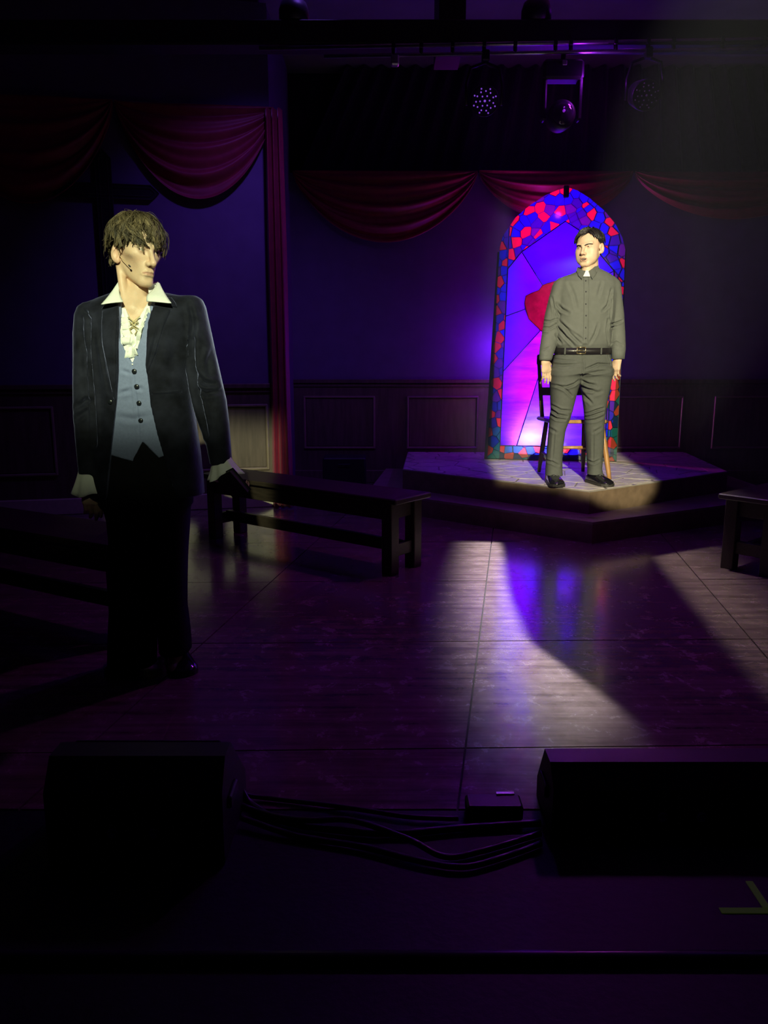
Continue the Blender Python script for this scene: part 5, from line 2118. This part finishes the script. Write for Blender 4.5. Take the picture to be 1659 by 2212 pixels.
# ------------------------------------------------------------------ the man in the velvet jacket (front left)
A_Y = 2.90
fa_ = Figure(at_y(308, 800, A_Y).x, A_Y, 0.0)
za = lambda py: fa_.P(308, py)[2]
HA = 1.0
Ra = rot_head(47, 9, 4)
ha = Vector(fa_.P(299, 543))
ha.y = -.01
jk_torso = [(622, 262, 326, .060, .015), (634, 240, 368, .082, .012), (644, 214, 410, .092, .01), (654, 194, 424, .100, .008), (668, 186, 426, .110), (700, 184, 422, .124, -.004), (745, 192, 415, .134, -.008),
            (800, 200, 411, .132, -.006), (860, 202, 414, .126), (920, 198, 424, .130), (980, 194, 434, .136), (1030, 192, 440, .142), (1068, 192, 442, .146)]
ja_l = [(656, 182, 206, .036), (663, 172, 214, .052), (680, 166, 214, .062), (720, 163, 210, .062), (775, 162, 206, .058, -.01), (830, 160, 204, .054, -.02), (885, 160, 204, .052, -.035), (945, 164, 208, .048, -.055), (1022, 172, 210, .043, -.075)]
ja_r = [(641, 396, 424, .036), (648, 393, 434, .052), (665, 395, 441, .062), (705, 404, 449, .062), (760, 409, 461, .060, -.01), (815, 413, 475, .058, -.018), (865, 420, 488, .056, -.03), (915, 434, 495, .052, -.045), (965, 446, 499, .048, -.06), (1003, 453, 502, .044, -.07)]
tr_hips = [(905, 214, 400, .105), (980, 214, 404, .118), (1040, 218, 408, .124), (1085, 222, 409, .122)]
tr_l = [(1070, 226, 322, .112), (1120, 238, 328, .106), (1160, 240, 331, .100), (1227, 238, 333, .092, -.005), (1300, 238, 334, .084), (1375, 236, 336, .080, .01), (1432, 234, 337, .080, .012)]
tr_r = [(1070, 318, 408, .112), (1125, 325, 406, .106), (1180, 332, 404, .100), (1240, 338, 403, .092, -.005), (1310, 343, 401, .084), (1362, 346, 407, .080, .01), (1405, 348, 411, .082, .012)]
wA_l = Vector(fa_.P(189, 1040, -.085))
wA_r = Vector(fa_.P(482, 1014, -.085))
RA_l = Matrix.Rotation(math.radians(6), 3, 'X') @ Matrix.Rotation(math.radians(-6), 3, 'Y') @ Matrix.Rotation(math.radians(35), 3, 'Z')
RA_r = Matrix.Rotation(math.radians(16), 3, 'X') @ Matrix.Rotation(math.radians(-24), 3, 'Y') @ Matrix.Rotation(math.radians(-38), 3, 'Z')


def rootA(d, r):
    x, y, z = d
    az = math.atan2(abs(x), -y)
    line = np.interp(az, [0, .5, .85, 1.15, 1.5, 1.8, 2.2, 3.2], [.50, .52, .40, .10, .24, -.05, -.70, -.85])
    return z > line


hpA = dict(w=.93, mouth=0, frown=.0035, brow=.001, eye=.72, ear=.98, ear_drop=.012, ear_flare=.62, lips=.72, jaw=.90, cheek=.010, lip=(.45, .20, .15), gaunt=1, chin=.9, socket=.6)
neckA = [((ha.x - .004, .028, ha.z - .05), (fa_.P(292, 652)[0], .026, za(654)), .0465, .054, .012),
         ((ha.x + .010, .004, ha.z - .095), (fa_.P(291, 655)[0], -.030, za(662)), .026, .034, .020),
         (tuple(ha + Ra @ Vector((-.050, .030, -.050))), (fa_.P(288, 672)[0] - .010, -.060, za(668)), .014, .012, .030),
         (tuple(ha + Ra @ Vector((.045, .028, -.055))), (fa_.P(292, 672)[0] + .014, -.060, za(668)), .014, .012, .030),
         ((fa_.P(298, 636)[0], -.034, za(636)), (fa_.P(294, 646)[0], -.044, za(648)), .012, .010, .012)]
pa = build_body(fa_, Ra, ha, HA, hpA, (.62, .43, .29), .0019, [ja_l, ja_r], jk_torso, [tr_l, tr_r], tr_hips,
                [(wA_l, RA_l, .95, (.35, .42, .5, .55), .02, .5, 1), (wA_r, RA_r, .95, (.95, 1.0, 1.05, 1.05), .0, .8, -1)], neckA, M['skin_a'], rootA, g=-.034, step=.006, hair=(.06, .042, .022))
tag(pa, 'young man with tousled brown hair in open navy velvet jacket and blue waistcoat', 'person')
for s in (-1, 1):
    V, F, T = eye_mesh(Ra, ha, HA, hpA['w'], s, (.18, -1, -.22), (.07, .06, .04))
    np_mesh('eye', V, F, M['eye'], pa, 0, T)
browA = mat('dark_brown_brow', (.035, .022, .013), 0.6)
brow_hairs(Ra, ha, HA, hpA['w'], -.004, None, .003, 9, pa, browA, .0034)

CR = np.array([0.10, .30, .93])
CR = CR / np.linalg.norm(CR)


def combA(d, r):
    d = np.array(d) / (np.linalg.norm(d) + 1e-9)
    t = d - CR * (d @ CR)
    sw = np.cross(CR, d)
    return t / (np.linalg.norm(t) + 1e-6) + .25 * sw * math.sin(d[0] * 9 + d[2] * 5) + np.array([0, -.15 if d[1] < 0 else .1, -.35])


def lenA(d, r):
    if d[1] < .1 and d[2] > .35:
        return r.uniform(.085, .125)
    if d[2] > .3:
        return r.uniform(.07, .11)
    if d[1] > .45:
        return r.uniform(.065, .100)
    return r.uniform(.026, .042)


tA = lambda d, r: np.array((.155, .118, .062)) * r.choice([.20, .35, .55, .75, .95, 1.3]) * r.uniform(.8, 1.2)
V, F, T = hair_mesh(560, 21, Ra, ha, HA, rootA, combA, lenA, .00048, .50, tA, lambda d, r: r.uniform(.010, .028) if d[2] > 0 else r.uniform(.006, .016), 14, 3, hpA['w'], .20, 20, .0042)
np_mesh('hair', V, F, M['hair_a'], pa, 0, T)
V, F, T = hair_mesh(300, 22, Ra, ha, HA, rootA, combA, lambda d, r: lenA(d, r) * 1.12, .0005, .7, tA, lambda d, r: r.uniform(.022, .036) if d[2] > 0 else r.uniform(.010, .022), 10, 3, hpA['w'], .15)
np_mesh('loose_strands', V, F, M['hair_a'], pa, 0, T)

# trousers
ft = Field(axis((-.34, .34, .006)), axis((-.20, .20, .006)), axis((-.01, za(895), .006)))
ft.column(fa_.rows(tr_hips), 0)
ft.column(fa_.rows(tr_l), .03)
ft.column(fa_.rows(tr_r), .03)
V, F = ft.mesh()
V = ripple(V, F, .004, 18, 12, 4)
np_mesh('trousers', V, F, M['blacktrouser'], pa, 1)

# shirt under the waistcoat
SH = -.025
fs_ = Field(axis((-.26, .26, .0045)), axis((-.17, .16, .0045)), axis((za(1000), za(610), .0045)))
fs_.column(fa_.rows(jk_torso[1:-2]), 0, grow=SH)
vz = [za(628), za(650), za(690), za(697)]
vl = [fa_.xz(268, 628, -.1)[0], fa_.xz(264, 650, -.1)[0], fa_.xz(280, 690, -.1)[0], fa_.xz(288, 697, -.1)[0]]
vr = [fa_.xz(330, 628, -.1)[0], fa_.xz(318, 650, -.1)[0], fa_.xz(300, 690, -.1)[0], fa_.xz(290, 697, -.1)[0]]
wed = lambda zs_, ls, rs, yc: (lambda x, y, z: np.maximum(np.maximum(np.interp(z.ravel(), zs_[::-1], ls[::-1]).reshape(z.shape) - x, x - np.interp(z.ravel(), zs_[::-1], rs[::-1]).reshape(z.shape)),
                                                       np.maximum(y - yc, zs_[-1] - z)))
fs_.put((-.3, -.3, vz[-1] - .02), (.3, .3, 2.2), wed(vz, vl, vr, .03), .003, True)
V, F = fs_.mesh()
V = ripple(V, F, .0045, 60, 30, 6, lambda V: (V[:, 1] < 0) * 1.0)
V = crease(V, F, fa_.lines([([(262, 690), (268, 715), (262, 735)], .008, .010), ([(275, 700), (272, 730), (276, 752)], .007, .010), ([(284, 715), (282, 745), (288, 775)], .006, .008), ([(296, 715), (292, 738), (286, 760)], .007, .010),
                            ([(303, 730), (296, 742), (284, 752)], .007, .010), ([(308, 700), (304, 718), (308, 732)], .007, .008), ([(258, 670), (264, 684), (274, 690)], .006, .007), ([(312, 672), (306, 690), (302, 704)], .006, .006)]))
shA = np_mesh('shirt', V, F, M['whitecloth'], pa, 1)
shAc = Cloth(V, F)


def frill(pl, amp, wid, nm, seed):
    """gathered frill: a wavy strip along a line on the shirt front"""
    r = random.Random(seed)
    V_, F_ = [], []
    n = 70
    for i in range(n + 1):
        t = i / n
        s = t * (len(pl) - 1)
        k = min(int(s), len(pl) - 2)
        u = s - k
        px, py = pl[k][0] + (pl[k + 1][0] - pl[k][0]) * u, pl[k][1] + (pl[k + 1][1] - pl[k][1]) * u
        x, z = fa_.xz(px, py, -.11)
        y = (shAc.front(x, z) or -.105)
        for j_ in range(6):
            v = j_ / 5
            V_.append((x + wid * v + .004 * math.sin(t * 37 + j_) * v, y - .003 - amp * v * (1 + math.sin(t * 46 + seed + .5 * math.sin(t * 11))) * .5 - .004 * v, z + .006 * v * math.sin(t * 46 + seed + 1.2)))
    for i in range(n):
        for j_ in range(5):
            a = i * 6 + j_
            F_.append((a, a + 1, a + 7, a + 6))
    o = mk('frill', V_, F_, M['whitecloth'], shA, True)
    md = o.modifiers.new('thickness', 'SOLIDIFY')
    md.thickness = .0015


frill([(268, 660), (276, 690), (282, 715), (285, 745), (288, 772)], .009, -.024, 'a', 2)
frill([(314, 665), (306, 690), (299, 715), (293, 745), (289, 772)], .009, .015, 'b', 5)
lc = MB()
fy = lambda px, py: (lambda q: Vector((q[0], (shAc.front(*q) or -.10) - .005, q[1])))(fa_.xz(px, py, -.11))
for a, b in (((276, 685), (298, 701)), ((302, 683), (281, 702)), ((280, 694), (299, 710)), ((299, 694), (281, 711))):
    A, B = fy(*a), fy(*b)
    A.y = B.y = min(A.y, B.y)
    lc.tube([A, (A + B) / 2 + Vector((0, -.004, 0)), B], .0022, 6)
kn = fy(289, 707)
lc.tube([kn, kn + Vector((-.014, -.004, -.008)), kn + Vector((-.006, -.004, -.022))], .002, 6).tube([kn, kn + Vector((.012, -.004, -.010)), kn + Vector((.004, -.004, -.026))], .002, 6)
lc.build('neck_lacing', M['lace'], shA, True)


def sheet(rows_, name, m_, parent, thick=.0035, bulge=.008, n=10):
    """a cloth flap lofted between two lines of px points with depth"""
    A = [Vector(fa_.P(*q)) for q in rows_[0]]
    B = [Vector(fa_.P(*q)) for q in rows_[1]]
    m = 14

    def along(P, t):
        s = t * (len(P) - 1)
        k = min(int(s), len(P) - 2)
        u = s - k
        p0, p1, p2, p3 = P[max(k - 1, 0)], P[k], P[k + 1], P[min(k + 2, len(P) - 1)]
        return 0.5 * ((2 * p1) + (p2 - p0) * u + (2 * p0 - 5 * p1 + 4 * p2 - p3) * u * u + (3 * p1 - p0 - 3 * p2 + p3) * u ** 3)
    V_, F_ = [], []
    for i in range(m + 1):
        a, b = along(A, i / m), along(B, i / m)
        for k in range(n + 1):
            u = k / n
            p = a.lerp(b, u)
            p.y -= bulge * math.sin(math.pi * u)
            V_.append(tuple(p))
    for i in range(m):
        for k in range(n):
            q = i * (n + 1) + k
            F_.append((q, q + 1, q + n + 2, q + n + 1))
    o = mk(name, V_, F_, m_, parent, True)
    md = o.modifiers.new('thickness', 'SOLIDIFY')
    md.thickness = thick
    return o


sheet([[(265, 602, .02), (259, 615, -.03), (258, 632, -.075), (266, 651, -.112)], [(258, 606, .02), (245, 624, -.04), (232, 641, -.092), (218, 657, -.128)]], 'collar_flap', M['whitecloth'], shA, .004, .012)
sheet([[(342, 611, .02), (330, 625, -.03), (318, 637, -.085), (316, 650, -.112)], [(345, 611, .02), (352, 626, -.05), (361, 641, -.098), (370, 654, -.128)]], 'collar_flap', M['whitecloth'], shA, .004, .012)
cnx = fa_.P(297, 625)[0]
V2, F2 = collar_ring((cnx, .022, 0), .066, .068, za(640), za(617), .75, .10, .003, .0, .02)
mk('collar_stand', V2, F2, M['whitecloth'], shA, True)

# waistcoat
WS = -.015
fw2 = Field(axis((-.24, .24, .004)), axis((-.17, .16, .004)), axis((za(1020), za(615), .004)))
fw2.column(fa_.rows(jk_torso[1:]), 0, grow=WS)
vz = [za(615), za(660), za(735), za(783)]
vl = [fa_.xz(256, 615, -.11)[0], fa_.xz(257, 660, -.11)[0], fa_.xz(261, 738, -.11)[0], fa_.xz(286, 783, -.11)[0]]
vr = [fa_.xz(330, 615, -.11)[0], fa_.xz(321, 660, -.11)[0], fa_.xz(305, 735, -.11)[0], fa_.xz(289, 783, -.11)[0]]
fw2.put((-.3, -.3, vz[-1] - .02), (.3, .3, 2.2), wed(vz, vl, vr, .05), .002, True)
hem = [fa_.xz(*q, dy=-.12) for q in ((150, 983), (236, 984), (287, 998), (307, 956), (342, 991), (357, 985), (460, 985))]
hx_, hz_ = [q[0] for q in hem], [q[1] for q in hem]
fw2.put((-.3, -.3, 0), (.3, .3, max(hz_) + .03), lambda x, y, z: z - np.interp(x.ravel(), hx_, hz_).reshape(x.shape) + 0 * y, .002, True)
V, F = fw2.mesh()
V = ripple(V, F, .0022, 16, 14, 9)
V = crease(V, F, fa_.lines([([(290, 786), (296, 860), (305, 955)], .004, .0035), ([(268, 800), (285, 806)], .007, .003), ([(262, 850), (285, 842)], .008, .0035), ([(310, 840), (300, 838)], .008, .003), ([(255, 900), (290, 905), (325, 898)], .012, .004)]))
vest = np_mesh('waistcoat', V, F, M['vest'], pa, 1)
vC = Cloth(V, F)
for px, py in ((291, 802), (295, 835), (299, 871), (303, 909)):
    x, z = fa_.xz(px, py, -.12)
    MB().lathe([(.0005, -.0058), (.006, -.0058), (.0085, -.0040), (.0088, -.001), (.0075, .002)], (x, vC.front(x, z) or -.12, z), 18, 'Y').build('button', M['darkbutton'], vest, True)
x, z = fa_.xz(287, 787, -.12)
MB().lathe([(.0004, -.004), (.003, -.003), (.0035, 0)], (x, vC.front(x, z) or -.12, z), 10, 'Y').build('pearl_button', M['collar'], vest, True)

# velvet jacket, open at the front
fj = Field(axis((-.36, .40, .0045)), axis((-.20, .18, .0045)), axis((za(1085), za(608), .0045)))
fj.column(fa_.rows(jk_torso), 0)
fj.column(fa_.rows(ja_l), .016)
fj.column(fa_.rows(ja_r), .016)
oz = [za(q) for q in (600, 640, 700, 800, 870, 930, 990, 1090)]
ol = [fa_.xz(px, py, -.13)[0] for px, py in ((240, 600), (248, 640), (256, 700), (256, 800), (249, 870), (242, 930), (235, 990), (224, 1090))]
orr = [fa_.xz(px, py, -.13)[0] for px, py in ((352, 600), (334, 640), (320, 700), (317, 800), (322, 870), (336, 930), (354, 990), (384, 1090))]
fj.put((-.3, -.3, oz[-1] - .02), (.3, .3, 2.2), wed(oz, ol, orr, .055), .004, True)
V, F = fj.mesh()
V = ripple(V, F, .0040, 14, 9, 12)
V = crease(V, F, fa_.lines([
    ([(190, 690), (194, 760), (200, 860), (206, 960)], .010, .016), ([(412, 735), (411, 770), (414, 800), (424, 850), (436, 900), (446, 940)], .011, .018), ([(414, 690), (410, 720), (411, 740)], .010, .008),
    ([(170, 720), (180, 760), (178, 800)], .014, .007), ([(164, 880), (180, 866), (196, 868)], .010, .009), ([(162, 905), (180, 890)], .010, .006), ([(418, 800), (436, 826), (458, 832)], .010, .011), ([(424, 840), (442, 850), (470, 846)], .010, .009),
    ([(455, 750), (446, 780), (450, 810)], .012, .006), ([(352, 700), (336, 760), (326, 800)], .006, .005), ([(215, 700), (228, 770), (240, 850)], .007, .004), ([(375, 720), (380, 760), (372, 800)], .020, .005),
    ([(172, 670), (182, 676), (190, 690)], .008, .006), ([(404, 655), (410, 680), (412, 710)], .008, .006)]))
jacket = np_mesh('jacket', V, F, M['velvet'], pa, 1)
jC = Cloth(V, F)
q_ = lambda pts: [fa_.xz(px, py, -.12) for px, py in pts]
# lapels: collar part and lapel with the notch between them
for nm, L_, R_ in (('lapel', [(217, 671), (219, 700), (223, 740), (233, 785), (246, 860)], [(254, 659), (256, 690), (256, 740), (256, 800), (249, 866)]),
                   ('lapel', [(322, 658), (320, 700), (318, 760), (317, 800)], [(366, 668), (356, 700), (341, 760), (321, 806)]),
                   ('jacket_collar', [(236, 640), (222, 655), (214, 667)], [(250, 640), (252, 650), (254, 657)]),
                   ('jacket_collar', [(336, 640), (328, 648), (322, 656)], [(362, 640), (372, 652), (377, 662)])):
    V2, F2 = patch_mesh(jC, q_(L_), q_(R_), .001, .0065, 34, 10, fallback=-.11)
    mk(nm, V2, F2, M['velvet'], jacket, True)
V2, F2 = patch_mesh(jC, q_([(328, 846), (328, 852)]), q_([(386, 842), (386, 849)]), .000, .003, 4, 12)
mk('pocket_welt', V2, F2, M['velvet'], jacket, True)
x, z = fa_.xz(238, 868, -.12)
MB().lathe([(.0005, -.005), (.007, -.005), (.009, -.003), (.009, .002)], (x, jC.front(x, z) or -.13, z), 16, 'Y').build('button', M['darkbutton'], jacket, True)


# frilled shirt cuffs
def cuff(c0, c1, r0, r1, waves, nm, fl=.8, seed=0):
    c0, c1 = Vector(c0), Vector(c1)
    d = (c1 - c0).normalized()
    a = d.cross(Vector((0, 1, 0))).normalized()
    b = a.cross(d).normalized()
    rings = []
    for i in range(9):
        t = i / 8
        r = r0 + (r1 - r0) * t ** 1.3
        ring = []
        for k in range(72):
            an = 2 * math.pi * k / 72
            wv = 1 + .10 * t * math.sin(an * waves + seed)
            p = c0.lerp(c1, t) + (a * math.cos(an) * r + b * math.sin(an) * r * fl) * wv + d * (.008 * t * math.sin(an * 3 + seed))
            ring.append(p)
        rings.append(ring)
    o = MB().loft(rings).build('frilled_cuff', M['whitecloth'], shA, True)
    md = o.modifiers.new('thickness', 'SOLIDIFY')
    md.thickness = .002


cuff(fa_.P(190, 1008, -.078), fa_.P(191, 1068, -.085), .032, .058, 7, 'l', .8, 1)
cuff(fa_.P(477, 990, -.072), fa_.P(488, 1030, -.088), .036, .066, 8, 'r', .75, 2)

# headset microphone across the cheek
hm = lambda p: ha + Ra @ (Vector(p) * HA)
mb = MB().tube([hm(p) for p in ((-.0745, .000, .018), (-.0755, -.006, -.020), (-.0720, -.020, -.034), (-.0690, -.040, -.042), (-.0625, -.058, -.054))], .0013, 6)
hs_ = mb.build('headset_microphone', M['mic'], pa, True)
MB().tube([hm(p) for p in ((-.0625, -.058, -.054), (-.0605, -.0625, -.0575), (-.0590, -.0655, -.0600))], [.0022, .0032, .0022], 8).build('microphone_tip', M['black'], hs_, True)

# shoes
make_shoe(fa_, None, tuple(at_z(376, 1412, 0) - Vector((fa_.x0, fa_.y, 0))), tuple(at_z(402, 1462, 0) - Vector((fa_.x0, fa_.y, 0))), pa, 0, .050, .085)
make_shoe(fa_, None, tuple(at_z(290, 1418, 0) - Vector((fa_.x0, fa_.y, 0))), tuple(at_z(250, 1462, 0) - Vector((fa_.x0, fa_.y, 0))), pa, 0, .050, .085)

# small book in his hand
bc = at_y(505, 1045, A_Y - .125)
bkk = thing('book', 'small black book gripped in the hand of the man in the velvet jacket', 'book', bc)
Rk = Matrix.Rotation(math.radians(-28), 3, 'Y') @ Matrix.Rotation(math.radians(-34), 3, 'Z') @ Matrix.Rotation(math.radians(14), 3, 'X')


def kbox(c, size, bev=0):
    m_ = MB().box(c, size, bev=bev)
    m_.v = [tuple(Rk @ Vector(p)) for p in m_.v]
    return m_


kbox((0, -.011, 0), (.082, .003, .105), .001).build('cover', M['book'], bkk)
kbox((0, .011, 0), (.082, .003, .105), .001).build('cover', M['book'], bkk)
kbox((-.0405, 0, 0), (.003, .025, .105), .001).build('spine', M['book'], bkk)
kbox((0, 0, 0), (.076, .018, .099)).build('page_block', M['pages'], bkk)


# ------------------------------------------------------------------ stage haze hanging in the right half of the hall
hz = MB().box((2.0, 2.95, 2.25), (3.2, 2.7, 3.1)).build('haze', bpy.data.materials.new('thin_stage_haze'))
hz['kind'] = 'stuff'
hm_ = hz.data.materials[0]
hm_.use_nodes = True
hn, hl_ = hm_.node_tree.nodes, hm_.node_tree.links
hn.clear()
ho = hn.new('ShaderNodeOutputMaterial')
vs_ = hn.new('ShaderNodeVolumeScatter')
vs_.inputs['Density'].default_value = 0.007
vs_.inputs['Color'].default_value = (0.72, 0.78, 1.0, 1)
vs_.inputs['Anisotropy'].default_value = 0.0
hl_.new(vs_.outputs[0], ho.inputs['Volume'])
